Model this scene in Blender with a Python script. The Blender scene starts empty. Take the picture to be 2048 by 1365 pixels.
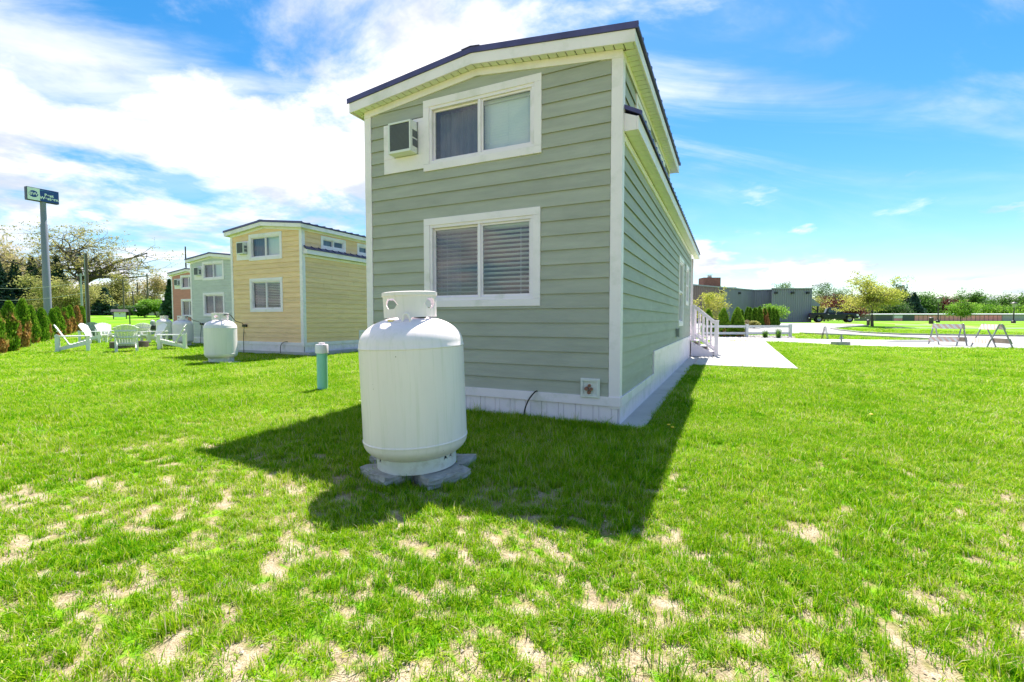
import bpy, bmesh, math, random
import numpy as np
from mathutils import Vector, Matrix

random.seed(7)
RNG = np.random.default_rng(11)
scene = bpy.context.scene
COL = scene.collection
R = math.radians

# ------------------------------------------------------------------ camera
YAW = R(25.1); PITCH = math.atan(42.5 / 920.0); CAMZ = 1.15
cam = bpy.data.cameras.new('camera'); cam.sensor_width = 36.0
cam.lens = 36.0 * 920.0 / 2048.0; cam.clip_start = 0.05; cam.clip_end = 6000
camo = bpy.data.objects.new('camera', cam); COL.objects.link(camo)
camo.location = (0, 0, CAMZ); camo.rotation_euler = (math.pi / 2 - PITCH, 0, YAW)
scene.camera = camo

# ------------------------------------------------------------------ sun, sky
SUNV = Vector((-0.47, 2.38, 4.12)).normalized()
SUN_EL = math.asin(SUNV.z); SUN_AZ = math.atan2(SUNV.x, SUNV.y)
sl = bpy.data.lights.new('sun', 'SUN'); sl.energy = 4.2; sl.angle = R(0.53); sl.color = (1.0, 0.955, 0.87)
so = bpy.data.objects.new('sun', sl); COL.objects.link(so)
so.rotation_euler = (-SUNV).to_track_quat('-Z', 'Y').to_euler(); so.location = (0, 0, 60)

world = bpy.data.worlds.new('World'); scene.world = world; world.use_nodes = True
def build_world():
    nt = world.node_tree; nt.nodes.clear(); N = nt.nodes.new; K = nt.links.new
    out = N('ShaderNodeOutputWorld'); bg = N('ShaderNodeBackground'); K(bg.outputs[0], out.inputs[0])
    bg.inputs[1].default_value = 0.15
    sky = N('ShaderNodeTexSky'); sky.sky_type = 'NISHITA'; sky.sun_disc = False
    sky.sun_elevation = SUN_EL; sky.sun_rotation = SUN_AZ
    sky.air_density = 1.0; sky.dust_density = 0.3; sky.ozone_density = 2.2
    hs = N('ShaderNodeHueSaturation'); hs.inputs['Saturation'].default_value = 1.42; hs.inputs['Value'].default_value = 0.48
    hs.inputs['Hue'].default_value = 0.494
    K(sky.outputs[0], hs.inputs['Color'])
    def math_(op, a, b=None, c=None):
        n = N('ShaderNodeMath'); n.operation = op
        for i, v in enumerate((a, b, c)):
            if v is None: continue
            if isinstance(v, (int, float)): n.inputs[i].default_value = v
            else: K(v, n.inputs[i])
        return n.outputs[0]
    def smooth(v, a, b, lo=0.0, hi=1.0):
        n = N('ShaderNodeMapRange'); n.interpolation_type = 'SMOOTHSTEP'
        K(v, n.inputs[0])
        for i, q in enumerate((a, b, lo, hi)): n.inputs[i + 1].default_value = q
        return n.outputs[0]
    tc = N('ShaderNodeTexCoord'); sx = N('ShaderNodeSeparateXYZ'); K(tc.outputs['Generated'], sx.inputs[0])
    x, y, z = sx.outputs
    den = math_('ADD', math_('MAXIMUM', z, 0.0), 0.16)
    u = math_('DIVIDE', x, den); v = math_('DIVIDE', y, den)
    def vec(a, b, c=0.0):
        n = N('ShaderNodeCombineXYZ')
        for i, q in enumerate((a, b, c)):
            if isinstance(q, (int, float)): n.inputs[i].default_value = q
            else: K(q, n.inputs[i])
        return n.outputs[0]
    def noise(vv, sc, det=6, rough=0.55, dist=0.0):
        n = N('ShaderNodeTexNoise'); K(vv, n.inputs['Vector']); n.inputs['Scale'].default_value = sc
        n.inputs['Detail'].default_value = det; n.inputs['Roughness'].default_value = rough
        n.inputs['Distortion'].default_value = dist
        return n.outputs[0]
    # a broad cloud field lies to the west (left), thin streaks to the east
    uv = vec(u, v, 3.7)
    west = smooth(math_('ADD', math_('MULTIPLY', u, -1.0), math_('MULTIPLY', v, 0.05)), 0.0, 1.0)
    n1 = noise(uv, 1.25, 10, 0.6, 0.35)
    big = math_('ADD', n1, math_('MULTIPLY', west, 0.212))
    bigm = smooth(big, 0.575, 0.80)
    # streaks
    a = R(35)
    su = math_('ADD', math_('MULTIPLY', u, math.cos(a)), math_('MULTIPLY', v, math.sin(a)))
    sv = math_('ADD', math_('MULTIPLY', u, -math.sin(a)), math_('MULTIPLY', v, math.cos(a)))
    st = vec(math_('MULTIPLY', su, 0.55), math_('MULTIPLY', sv, 1.7), 9.1)
    n2 = noise(st, 1.15, 8, 0.58, 0.7)
    stm = math_('MULTIPLY', math_('MULTIPLY', smooth(n2, 0.42, 0.68), 0.72), smooth(z, 0.17, 0.40, 0.12, 1.0))
    # low cumulus band near the horizon
    el = math_('ARCSINE', z); az = math_('ARCTAN2', x, y)
    cu = vec(math_('MULTIPLY', az, 5.0), math_('MULTIPLY', el, 13.0), 1.3)
    n3 = noise(cu, 1.0, 8, 0.55, 0.1)
    cum = math_('MULTIPLY', smooth(math_('SUBTRACT', n3, math_('MULTIPLY', el, 0.75)), 0.425, 0.54), smooth(el, 0.30, 0.16))
    m = math_('MAXIMUM', math_('MAXIMUM', bigm, stm), cum)
    m = math_('MULTIPLY', m, smooth(z, -0.02, 0.03))
    # cloud brightness: white with soft grey undersides
    sh = smooth(noise(vec(u, v, 6.0), 1.9, 6, 0.6), 0.36, 0.60, 0.0, 1.0)
    cc = N('ShaderNodeMix'); cc.data_type = 'RGBA'; K(sh, cc.inputs[0])
    cc.inputs[6].default_value = (1.95, 2.15, 2.5, 1); cc.inputs[7].default_value = (3.8, 3.65, 3.7, 1)
    mx = N('ShaderNodeMix'); mx.data_type = 'RGBA'; K(m, mx.inputs[0]); K(hs.outputs[0], mx.inputs[6]); K(cc.outputs[2], mx.inputs[7])
    K(mx.outputs[2], bg.inputs[0])
build_world()

vs = scene.view_settings
vs.view_transform = 'Standard'; vs.look = 'None'; vs.gamma = 1.0; vs.use_curve_mapping = False
vs.exposure = 1.38
scene.render.engine = 'CYCLES'
scene.cycles.use_denoising = True
scene.cycles.max_bounces = 5; scene.cycles.diffuse_bounces = 3; scene.cycles.glossy_bounces = 3; scene.cycles.transparent_max_bounces = 24
scene.cycles.caustics_reflective = False; scene.cycles.caustics_refractive = False

# ------------------------------------------------------------------ geometry of the place
FW = np.array([-math.sin(YAW), math.cos(YAW)]); RT = np.array([math.cos(YAW), math.sin(YAW)])
def sstep(a, b, v):
    t = np.clip((v - a) / (b - a), 0, 1); return t * t * (3 - 2 * t)
def terrain(x, y):
    """lawn flat round the houses, rising gently in the distance, more so to the left"""
    x = np.asarray(x, float); y = np.asarray(y, float)
    d = x * FW[0] + y * FW[1]; l = x * RT[0] + y * RT[1]
    left = sstep(-0.15, -0.6, l / np.maximum(d, 1.0))
    return sstep(22, 66, d) * (0.80 + 0.95 * left)
def P(px, d, dz=0.0):
    """world point: image column px of the photograph at depth d, standing on the terrain"""
    l = (px - 1024) / 920.0 * d
    x, y = FW * d + RT * l
    return Vector((x, y, float(terrain(x, y)) + dz))
def GP(px, py):
    """point of the terrain seen at a pixel of the photograph"""
    cp, sp = math.cos(PITCH), math.sin(PITCH)
    a = (px - 1024) / 920.0; b = (682.5 - py) / 920.0
    f = cp + b * sp; h = -sp + b * cp
    D = FW * f + RT * a
    t = 0.5
    for _ in range(4000):
        x, y = D * t
        if CAMZ + h * t <= terrain(x, y): break
        t *= 1.003
    return (float(x), float(y))

# value noise for scattering (numpy)
_PERM = RNG.random((257, 257))
def vnoise(x, y, s):
    x = np.asarray(x) * s + 500.3; y = np.asarray(y) * s + 700.7
    xi = np.floor(x).astype(int); yi = np.floor(y).astype(int); fx = x - xi; fy = y - yi
    fx = fx * fx * (3 - 2 * fx); fy = fy * fy * (3 - 2 * fy)
    g = lambda i, j: _PERM[(xi + i) % 257, (yi + j) % 257]
    return (g(0, 0) * (1 - fx) + g(1, 0) * fx) * (1 - fy) + (g(0, 1) * (1 - fx) + g(1, 1) * fx) * fy
def fbm(x, y, s, o=4):
    r = 0; a = 0.5; t = 0
    for i in range(o):
        r = r + a * vnoise(x + i * 13.1, y - i * 7.7, s); t += a; a *= 0.55; s *= 2.03
    return r / t

# ------------------------------------------------------------------ helpers: objects
def tag(o, label, cat, group=None, kind=None):
    if label: o['label'] = label
    if cat: o['category'] = cat
    if group: o['group'] = group
    if kind: o['kind'] = kind
    return o
def thing(name, label, cat, loc=(0, 0, 0), rz=0.0, group=None):
    o = bpy.data.objects.new(name, None); COL.objects.link(o); o.empty_display_size = 0.2
    o.location = loc; o.rotation_euler = (0, 0, rz)
    return tag(o, label, cat, group)
def copy_tree(o, parent=None):
    c = o.copy(); COL.objects.link(c); c.parent = parent
    for ch in o.children: copy_tree(ch, c)
    return c
def obj_from(name, me, mat=None, parent=None):
    if mat is not None:
        me.materials.clear(); me.materials.append(mat)
    o = bpy.data.objects.new(name, me); COL.objects.link(o); o.parent = parent
    return o

class MB:
    """collects faces for ONE mesh"""
    def __init__(s): s.v = []; s.f = []
    def add(s, vs, fs):
        b = len(s.v); s.v += [tuple(p) for p in vs]; s.f += [tuple(b + i for i in f) for f in fs]; return s
    def box(s, x0, x1, y0, y1, z0, z1, M=None):
        v = [(x, y, z) for z in (z0, z1) for y in (y0, y1) for x in (x0, x1)]
        if M is not None: v = [tuple(M @ Vector(p)) for p in v]
        return s.add(v, [(0, 2, 3, 1), (4, 5, 7, 6), (0, 1, 5, 4), (2, 6, 7, 3), (0, 4, 6, 2), (1, 3, 7, 5)])
    def bar(s, a, b, w, h, upv=(0, 0, 1)):
        a = Vector(a); b = Vector(b); d = (b - a).normalized(); upv = Vector(upv)
        r = d.cross(upv)
        if r.length < 1e-4: r = d.cross(Vector((0, 1, 0)))
        r.normalize(); u = r.cross(d)
        v = []
        for p in (a, b):
            for i, j in ((-1, -1), (1, -1), (1, 1), (-1, 1)): v.append(p + r * (i * w / 2) + u * (j * h / 2))
        return s.add(v, [(3, 2, 1, 0), (4, 5, 6, 7), (0, 1, 5, 4), (1, 2, 6, 5), (2, 3, 7, 6), (3, 0, 4, 7)])
    def tube(s, pts, rad, n=8, cap=True):
        pts = [Vector(p) for p in pts]
        if isinstance(rad, (int, float)): rad = [rad] * len(pts)
        b = len(s.v); up = Vector((0.0123, 0.02, 1)).normalized()
        for i, p in enumerate(pts):
            d = (pts[min(i + 1, len(pts) - 1)] - pts[max(i - 1, 0)]).normalized()
            r = d.cross(up)
            if r.length < 0.05: r = d.cross(Vector((1, 0, 0)))
            r.normalize(); u = r.cross(d)
            for k in range(n):
                t = 2 * math.pi * k / n; s.v.append(tuple(p + (r * math.cos(t) + u * math.sin(t)) * rad[i]))
        for i in range(len(pts) - 1):
            for k in range(n):
                a0 = b + i * n + k; a1 = b + i * n + (k + 1) % n
                s.f.append((a0, a1, a1 + n, a0 + n))
        if cap:
            s.f.append(tuple(b + k for k in range(n))[::-1]); e = b + (len(pts) - 1) * n; s.f.append(tuple(e + k for k in range(n)))
        return s
    def lathe(s, prof, n=32, close=False, c=(0, 0, 0)):
        b = len(s.v)
        for r, z in prof:
            for k in range(n):
                t = 2 * math.pi * k / n; s.v.append((c[0] + r * math.cos(t), c[1] + r * math.sin(t), c[2] + z))
        m = len(prof)
        for i in range(m - 1 + (1 if close else 0)):
            i2 = (i + 1) % m
            for k in range(n):
                k2 = (k + 1) % n; s.f.append((b + i * n + k, b + i * n + k2, b + i2 * n + k2, b + i2 * n + k))
        return s
    def prism(s, poly, fn, d0, d1):
        """poly of (u,w) pairs extruded from depth d0 to d1; fn(u,w,d)->xyz; d may be a function of (u,w)"""
        n = len(poly); g = lambda d, p: d(p) if callable(d) else d
        v = [fn(p[0], p[1], g(d0, p)) for p in poly] + [fn(p[0], p[1], g(d1, p)) for p in poly]
        fs = [tuple(range(n))[::-1], tuple(range(n, 2 * n))] + [(i, (i + 1) % n, n + (i + 1) % n, n + i) for i in range(n)]
        return s.add(v, fs)
    def mesh(s, name, smooth=False, recalc=True):
        me = bpy.data.meshes.new(name); me.from_pydata(s.v, [], s.f)
        if recalc:
            bm = bmesh.new(); bm.from_mesh(me); bmesh.ops.recalc_face_normals(bm, faces=bm.faces); bm.to_mesh(me); bm.free()
        if smooth:
            me.shade_smooth() if hasattr(me, 'shade_smooth') else None
        me.update(); return me
    def build(s, name, mat, parent=None, smooth=False, bevel=0.0, loc=None, recalc=True):
        me = s.mesh(name, False, recalc)
        if bevel > 0:
            bm = bmesh.new(); bm.from_mesh(me)
            ed = [e for e in bm.edges if len(e.link_faces) == 2 and e.calc_face_angle(0) > 0.6]
            bmesh.ops.bevel(bm, geom=ed, offset=bevel, segments=2, affect='EDGES', profile=0.7, clamp_overlap=True)
            bm.to_mesh(me); bm.free()
        if smooth:
            me.polygons.foreach_set('use_smooth', [True] * len(me.polygons))
            if hasattr(me, 'set_sharp_from_angle'): me.set_sharp_from_angle(angle=R(40))
        o = obj_from(name, me, mat, parent)
        if loc is not None: o.location = loc
        return o

# ------------------------------------------------------------------ materials
MATS = {}
def new_mat(name):
    m = bpy.data.materials.new(name); m.use_nodes = True; nt = m.node_tree; nt.nodes.clear()
    out = nt.nodes.new('ShaderNodeOutputMaterial'); MATS[name] = m
    return m, nt, out
def coords(nt, scale=(1, 1, 1), space='Object'):
    tc = nt.nodes.new('ShaderNodeTexCoord'); mp = nt.nodes.new('ShaderNodeMapping')
    mp.inputs['Scale'].default_value = scale; nt.links.new(tc.outputs[space], mp.inputs['Vector'])
    return mp.outputs[0]
def nz(nt, vec, sc, det=4, rough=0.6):
    n = nt.nodes.new('ShaderNodeTexNoise'); nt.links.new(vec, n.inputs['Vector'])
    n.inputs['Scale'].default_value = sc; n.inputs['Detail'].default_value = det; n.inputs['Roughness'].default_value = rough
    return n.outputs[0]
def ramp(nt, fac, stops):
    r = nt.nodes.new('ShaderNodeValToRGB'); nt.links.new(fac, r.inputs[0]); e = r.color_ramp.elements
    while len(e) < len(stops): e.new(0.5)
    for i, (p, c) in enumerate(stops):
        e[i].position = p; e[i].color = (*c, 1) if len(c) == 3 else c
    return r.outputs[0]
def mixc(nt, fac, a, b, mode='MIX'):
    n = nt.nodes.new('ShaderNodeMix'); n.data_type = 'RGBA'; n.blend_type = mode
    for i, v in ((0, fac), (6, a), (7, b)):
        if isinstance(v, (int, float)): n.inputs[i].default_value = v
        elif isinstance(v, tuple): n.inputs[i].default_value = (*v, 1) if len(v) == 3 else v
        else: nt.links.new(v, n.inputs[i])
    return n.outputs[2]
def solid(name, col, rough=0.5, var=0.12, vsc=3.0, stretch=(1, 1, 1), bump=0.0, bsc=40.0, bstretch=None, metal=0.0, spec=0.5, dirt=None, coat=0.0, objvar=0.0):
    """painted / plain surface with uneven tone, fine relief and optional dirt"""
    if name in MATS: return MATS[name]
    m, nt, out = new_mat(name); K = nt.links.new
    b = nt.nodes.new('ShaderNodeBsdfPrincipled'); K(b.outputs[0], out.inputs[0])
    v = coords(nt, stretch); f = nz(nt, v, vsc, 5)
    lo = tuple(c * (1 - var) for c in col); hi = tuple(min(1, c * (1 + var)) for c in col)
    c = ramp(nt, f, [(0.3, lo), (0.7, hi)])
    if dirt:
        f2 = nz(nt, coords(nt, dirt[2] if len(dirt) > 2 else (1, 1, 1)), dirt[1], 6, 0.65)
        r2 = ramp(nt, f2, [(0.52, (0, 0, 0)), (0.8, (1, 1, 1))])
        c = mixc(nt, r2, c, dirt[0])
    if objvar:
        oi = nt.nodes.new('ShaderNodeObjectInfo'); mr = nt.nodes.new('ShaderNodeMapRange'); K(oi.outputs['Random'], mr.inputs[0]); mr.inputs[3].default_value = 1 - objvar; mr.inputs[4].default_value = 1 + objvar
        hv = nt.nodes.new('ShaderNodeHueSaturation'); K(c, hv.inputs['Color']); K(mr.outputs[0], hv.inputs['Value']); c = hv.outputs[0]
    K(c, b.inputs['Base Color'])
    b.inputs['Metallic'].default_value = metal; b.inputs['Specular IOR Level'].default_value = spec
    b.inputs['Coat Weight'].default_value = coat
    rr = nt.nodes.new('ShaderNodeMapRange'); K(f, rr.inputs[0]); rr.inputs[3].default_value = max(0.02, rough - 0.08); rr.inputs[4].default_value = min(1, rough + 0.08)
    K(rr.outputs[0], b.inputs['Roughness'])
    if bump:
        bp = nt.nodes.new('ShaderNodeBump'); bp.inputs['Strength'].default_value = bump; bp.inputs['Distance'].default_value = 0.01
        K(nz(nt, coords(nt, bstretch or stretch), bsc, 5), bp.inputs['Height']); K(bp.outputs[0], b.inputs['Normal'])
    return m
def leafmat(name, cols, trans=0.45, attr=True, rough=0.55):
    if name in MATS: return MATS[name]
    m, nt, out = new_mat(name); K = nt.links.new
    at = nt.nodes.new('ShaderNodeAttribute'); at.attribute_name = 'rnd'
    n = len(cols); c = ramp(nt, at.outputs['Fac'], [(i / max(1, n - 1), q) for i, q in enumerate(cols)])
    d = nt.nodes.new('ShaderNodeBsdfPrincipled'); K(c, d.inputs['Base Color']); d.inputs['Roughness'].default_value = rough
    d.inputs['Specular IOR Level'].default_value = 0.3
    t = nt.nodes.new('ShaderNodeBsdfTranslucent'); K(c, t.inputs[0])
    mx = nt.nodes.new('ShaderNodeMixShader'); mx.inputs[0].default_value = trans
    K(d.outputs[0], mx.inputs[1]); K(t.outputs[0], mx.inputs[2]); K(mx.outputs[0], out.inputs[0])
    return m
def glassmat(name, tint=(0.9, 0.95, 0.97), body=0.0, bodycol=(0.05, 0.06, 0.08)):
    if name in MATS: return MATS[name]
    m, nt, out = new_mat(name); K = nt.links.new
    tr = nt.nodes.new('ShaderNodeBsdfTransparent'); tr.inputs[0].default_value = (*tint, 1)
    gl = nt.nodes.new('ShaderNodeBsdfGlossy'); gl.inputs['Roughness'].default_value = 0.02
    base = tr.outputs[0]
    if body:
        df = nt.nodes.new('ShaderNodeBsdfDiffuse'); df.inputs[0].default_value = (*bodycol, 1)
        mb = nt.nodes.new('ShaderNodeMixShader'); mb.inputs[0].default_value = body
        K(tr.outputs[0], mb.inputs[1]); K(df.outputs[0], mb.inputs[2]); base = mb.outputs[0]
    lw = nt.nodes.new('ShaderNodeLayerWeight'); lw.inputs[0].default_value = 0.5
    pw = nt.nodes.new('ShaderNodeMath'); pw.operation = 'POWER'; K(lw.outputs['Facing'], pw.inputs[0]); pw.inputs[1].default_value = 4.0
    ma = nt.nodes.new('ShaderNodeMath'); ma.operation = 'MULTIPLY_ADD'; K(pw.outputs[0], ma.inputs[0]); ma.inputs[1].default_value = 0.75; ma.inputs[2].default_value = 0.11
    mx = nt.nodes.new('ShaderNodeMixShader'); K(ma.outputs[0], mx.inputs[0]); K(base, mx.inputs[1]); K(gl.outputs[0], mx.inputs[2])
    K(mx.outputs[0], out.inputs[0]); return m

WHITE = solid('white_trim', (0.90, 0.80, 0.85), 0.5, 0.04, 2.0, bump=0.15, bsc=60, dirt=((0.62, 0.60, 0.54), 2.2))
VINYL = solid('white_vinyl', (0.89, 0.79, 0.86), 0.4, 0.04, 2.5, dirt=((0.6, 0.58, 0.52), 3.0))
SOFF = solid('soffit_vinyl', (0.80, 0.79, 0.70), 0.45, 0.03, 2.0)
METALROOF = solid('dark_metal_roof', (0.085, 0.078, 0.19), 0.4, 0.2, 4.0, metal=0.3)
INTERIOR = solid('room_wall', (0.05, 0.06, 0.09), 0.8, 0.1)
BLIND = solid('blind_white', (0.80, 0.83, 0.93), 0.5, 0.04)
CURTAIN = solid('curtain_grey', (0.24, 0.27, 0.34), 0.9, 0.25, 2.0, (8, 8, 0.6))
GLASS = glassmat('window_glass')
SCREEN = glassmat('screened_glass', (0.8, 0.85, 0.9), 0.30, (0.06, 0.07, 0.09))
BLACK = solid('black_plastic', (0.012, 0.012, 0.013), 0.45, 0.2)
CONC = solid('concrete', (0.50, 0.48, 0.45), 0.85, 0.10, 1.2, bump=0.25, bsc=30, dirt=((0.34, 0.32, 0.29), 0.9))
PAVER = solid('grey_paver', (0.40, 0.385, 0.37), 0.9, 0.25, 9.0, bump=0.5, bsc=50, dirt=((0.16, 0.15, 0.13), 6.0))
ASPH = solid('pale_asphalt', (0.34, 0.33, 0.33), 0.9, 0.10, 0.6, bump=0.2, bsc=60, dirt=((0.22, 0.22, 0.22), 0.35))
KERB = solid('kerb_concrete', (0.42, 0.40, 0.37), 0.85, 0.14, 1.5, bump=0.2, bsc=25)
def siding(name, col):
    return solid(name, col, 0.62, 0.10, 1.6, (1.0, 1.0, 9.0), bump=0.35, bsc=6.0, bstretch=(1.2, 1.2, 34.0), dirt=(tuple(c * 0.80 for c in col), 1.1, (1, 1, 2.5)), objvar=0.045)

# ------------------------------------------------------------------ ground
HOUSES = [(-1.046, 4.897, 11.3), (-12.1, 10.35, 11.3), (-20.2, 13.7, 11.3), (-28.2, 17.2, 11.3)]
HW = 3.4
PATIO = [(-1.04, 12.32), (1.49, 12.34), (1.79, 27.1), (-1.04, 27.1)]
def bare_mask(x, y):
    """how bare the lawn is: sparse in front, thick by the houses"""
    d = x * FW[0] + y * FW[1]; l = x * RT[0] + y * RT[1]
    n = 0.5 + 1.35 * (0.86 * fbm(x * 0.85 + 0.05 * vnoise(x, y, 30.0), y * 1.25, 21.0, 4) + 0.14 * fbm(x * 0.85, y * 1.15, 2.0, 3) - 0.5); n2 = fbm(x + 40, y + 9, 0.6, 3)
    near = 1 - sstep(1.9, 6.2, d + 0.9 * (n2 - 0.5) + 0.25 * np.maximum(l, 0))
    shade = np.exp(-(((x + 1.55) / 0.9) ** 2 + ((y - 2.35) / 0.33) ** 2)) * 0.8
    left = np.exp(-(((x + 4.4) / 2.2) ** 2 + ((y - 2.6) / 1.5) ** 2)) * 0.35
    thr = 0.785 - 0.232 * np.clip(near + shade + left, 0, 1.1) - 0.10 * (n2 - 0.5)
    return sstep(thr - 0.12, thr + 0.10, n)
def make_ground():
    rings = np.concatenate([np.linspace(0.0, 1.2, 12), 1.2 * (1.0268 ** np.arange(1, 295))]); nseg = 420
    rings = np.append(rings, 5200.0)
    th = np.linspace(0, 2 * np.pi, nseg, endpoint=False)
    rr, tt = np.meshgrid(rings, th, indexing='ij')
    x = (rr * np.cos(tt)).ravel(); y = (rr * np.sin(tt)).ravel()
    z = terrain(x, y) + 0.012 * (fbm(x, y, 2.0, 3) - 0.5) * (1 - sstep(8, 14, np.hypot(x, y))) - 0.006
    m = len(rings); i, j = np.meshgrid(np.arange(m - 1), np.arange(nseg), indexing='ij'); i = i.ravel(); j = j.ravel(); j2 = (j + 1) % nseg
    f = np.stack([i * nseg + j, (i + 1) * nseg + j, (i + 1) * nseg + j2, i * nseg + j2], 1)
    me = bpy.data.meshes.new('ground'); nv = len(x)
    me.vertices.add(nv); me.vertices.foreach_set('co', np.stack([x, y, z], 1).ravel())
    me.loops.add(f.size); me.loops.foreach_set('vertex_index', f.ravel().astype(np.int32))
    me.polygons.add(len(f)); me.polygons.foreach_set('loop_start', np.arange(0, f.size, 4, dtype=np.int32))
    me.update(calc_edges=True); me.polygons.foreach_set('use_smooth', np.ones(len(f), bool))
    a = me.attributes.new('bare', 'FLOAT', 'POINT'); a.data.foreach_set('value', bare_mask(x, y).astype(np.float32))
    m_, nt, out = new_mat('lawn_soil'); K = nt.links.new
    b = nt.nodes.new('ShaderNodeBsdfPrincipled'); K(b.outputs[0], out.inputs[0]); b.inputs['Roughness'].default_value = 0.95
    b.inputs['Specular IOR Level'].default_value = 0.15
    v = coords(nt)
    at = nt.nodes.new('ShaderNodeAttribute'); at.attribute_name = 'bare'
    soil = ramp(nt, nz(nt, v, 9, 8, 0.7), [(0.3, (0.25, 0.19, 0.115)), (0.5, (0.41, 0.33, 0.22)), (0.72, (0.56, 0.49, 0.37))])
    grit = ramp(nt, nz(nt, v, 160, 2, 0.5), [(0.35, (0.55, 0.5, 0.45)), (0.5, (1, 1, 1)), (0.68, (1.25, 1.25, 1.25))])
    soil = mixc(nt, 1.0, soil, grit, 'MULTIPLY')
    th_ = ramp(nt, nz(nt, v, 14, 6, 0.7), [(0.3, (0.06, 0.20, 0.006)), (0.55, (0.17, 0.37, 0.008)), (0.75, (0.32, 0.42, 0.035))])
    big = ramp(nt, nz(nt, v, 0.35, 5, 0.6), [(0.3, (0.75, 0.9, 0.8)), (0.7, (1.3, 1.15, 1.0))])
    th_ = mixc(nt, 1.0, th_, big, 'MULTIPLY')
    straw = ramp(nt, nz(nt, coords(nt, (1, 1, 1)), 60, 4, 0.7), [(0.35, (0.16, 0.16, 0.045)), (0.6, (0.34, 0.30, 0.12)), (0.8, (0.50, 0.43, 0.22))])
    f1 = ramp(nt, at.outputs['Fac'], [(0.02, (0, 0, 0)), (0.30, (1, 1, 1))]); f2 = ramp(nt, at.outputs['Fac'], [(0.30, (0, 0, 0)), (0.85, (1, 1, 1))])
    c = mixc(nt, f2, mixc(nt, f1, th_, straw), soil)
    K(c, b.inputs['Base Color'])
    bp = nt.nodes.new('ShaderNodeBump'); bp.inputs['Strength'].default_value = 0.7; bp.inputs['Distance'].default_value = 0.02
    K(nz(nt, v, 45, 6, 0.7), bp.inputs['Height']); K(bp.outputs[0], b.inputs['Normal'])
    o = obj_from('ground', me, m_); tag(o, None, None, kind='structure'); return o
make_ground()

SHEETS = []   # polygons where no grass grows
def in_poly(x, y, poly):
    c = np.zeros(np.shape(x), bool); n = len(poly)
    for i in range(n):
        x0, y0 = poly[i]; x1, y1 = poly[(i + 1) % n]
        if y0 == y1: continue
        k = ((y0 > y) != (y1 > y)) & (x < (x1 - x0) * (y - y0) / (y1 - y0) + x0); c ^= k
    return c
def subdiv_poly(poly, step):
    out = []
    for i in range(len(poly)):
        a = np.array(poly[i]); b = np.array(poly[(i + 1) % len(poly)]); n = max(1, int(np.linalg.norm(b - a) / step))
        for k in range(n): out.append(tuple(a + (b - a) * k / n))
    return out
def sheet(name, poly, mat, dz, thick=None, cell=1.2, nograss=True):
    """a paved surface following the terrain"""
    if nograss: SHEETS.append(poly)
    bm = bmesh.new(); vs_ = [bm.verts.new((p[0], p[1], 0)) for p in poly]; bm.faces.new(vs_)
    xs = [p[0] for p in poly]; ys = [p[1] for p in poly]
    for ax, lo, hi in ((0, min(xs), max(xs)), (1, min(ys), max(ys))):
        c = max(cell, (hi - lo) / 60); n = int((hi - lo) / c)
        for k in range(1, n + 1):
            q = lo + k * (hi - lo) / (n + 1); nrm = (1, 0, 0) if ax == 0 else (0, 1, 0)
            bmesh.ops.bisect_plane(bm, geom=bm.verts[:] + bm.edges[:] + bm.faces[:], plane_co=(q, q, 0), plane_no=nrm)
    bmesh.ops.recalc_face_normals(bm, faces=bm.faces)
    for f in bm.faces:
        if f.normal.z < 0: f.normal_flip()
    for v in bm.verts: v.co.z = float(terrain(v.co.x, v.co.y)) + dz
    if thick:
        r = bmesh.ops.extrude_face_region(bm, geom=bm.faces[:])
        # extruded copy is the new top; push the old one down
        top = {g for g in r['geom'] if isinstance(g, bmesh.types.BMVert)}
        for v in bm.verts:
            if v not in top: v.co.z -= thick
        bmesh.ops.recalc_face_normals(bm, faces=bm.faces)
    me = bpy.data.meshes.new(name); bm.to_mesh(me); bm.free()
    o = obj_from(name, me, mat); tag(o, None, None, kind='structure'); return o

# patio slabs (separate pours with joints) and the pad strip along the green house
patio_root = thing('patio', None, None); patio_root['kind'] = 'structure'
ny = 8
for k in range(ny):
    for h_ in range(2):
        y0 = 12.33 + (27.1 - 12.33) * k / ny; y1 = 12.33 + (27.1 - 12.33) * (k + 1) / ny - 0.012
        xr0 = 1.49 + 0.3 * k / ny; xr1 = 1.49 + 0.3 * (k + 1) / ny
        xm = 0.36
        if h_ == 0: poly = [(-0.76, y0), (xm - 0.012, y0), (xm - 0.012, y1), (-0.76, y1)]
        else: poly = [(xm, y0), (xr0, y0), (xr1, y1), (xm, y1)]
        b = MB(); z = [float(terrain(*p)) for p in poly]
        b.add([(p[0], p[1], zz - 0.1) for p, zz in zip(poly, z)] + [(p[0], p[1], zz + 0.035) for p, zz in zip(poly, z)], [(3, 2, 1, 0), (4, 5, 6, 7), (0, 1, 5, 4), (1, 2, 6, 5), (2, 3, 7, 6), (3, 0, 4, 7)])
        b.build('slab', CONC, patio_root, bevel=0.008)
SHEETS.append([(-1.04, 12.28), (1.52, 12.30), (1.82, 27.1), (-1.04, 27.1)])
for i, (hx, hy, L) in enumerate(HOUSES):
    b = MB(); b.box(hx - HW - 0.2, hx + 0.27, hy - (0.06 if i == 0 else 0.02), hy + L, -0.15, 0.122 if i == 1 else 0.022)
    o = b.build('foundation_pad', CONC, None, bevel=0.008); tag(o, None, None, kind='structure')
    SHEETS.append([(hx - HW - 0.2, hy - (0.06 if i == 0 else 0.02)), (hx + 0.27, hy - (0.06 if i == 0 else 0.02)), (hx + 0.27, hy + L), (hx - HW - 0.2, hy + L)])
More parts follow.
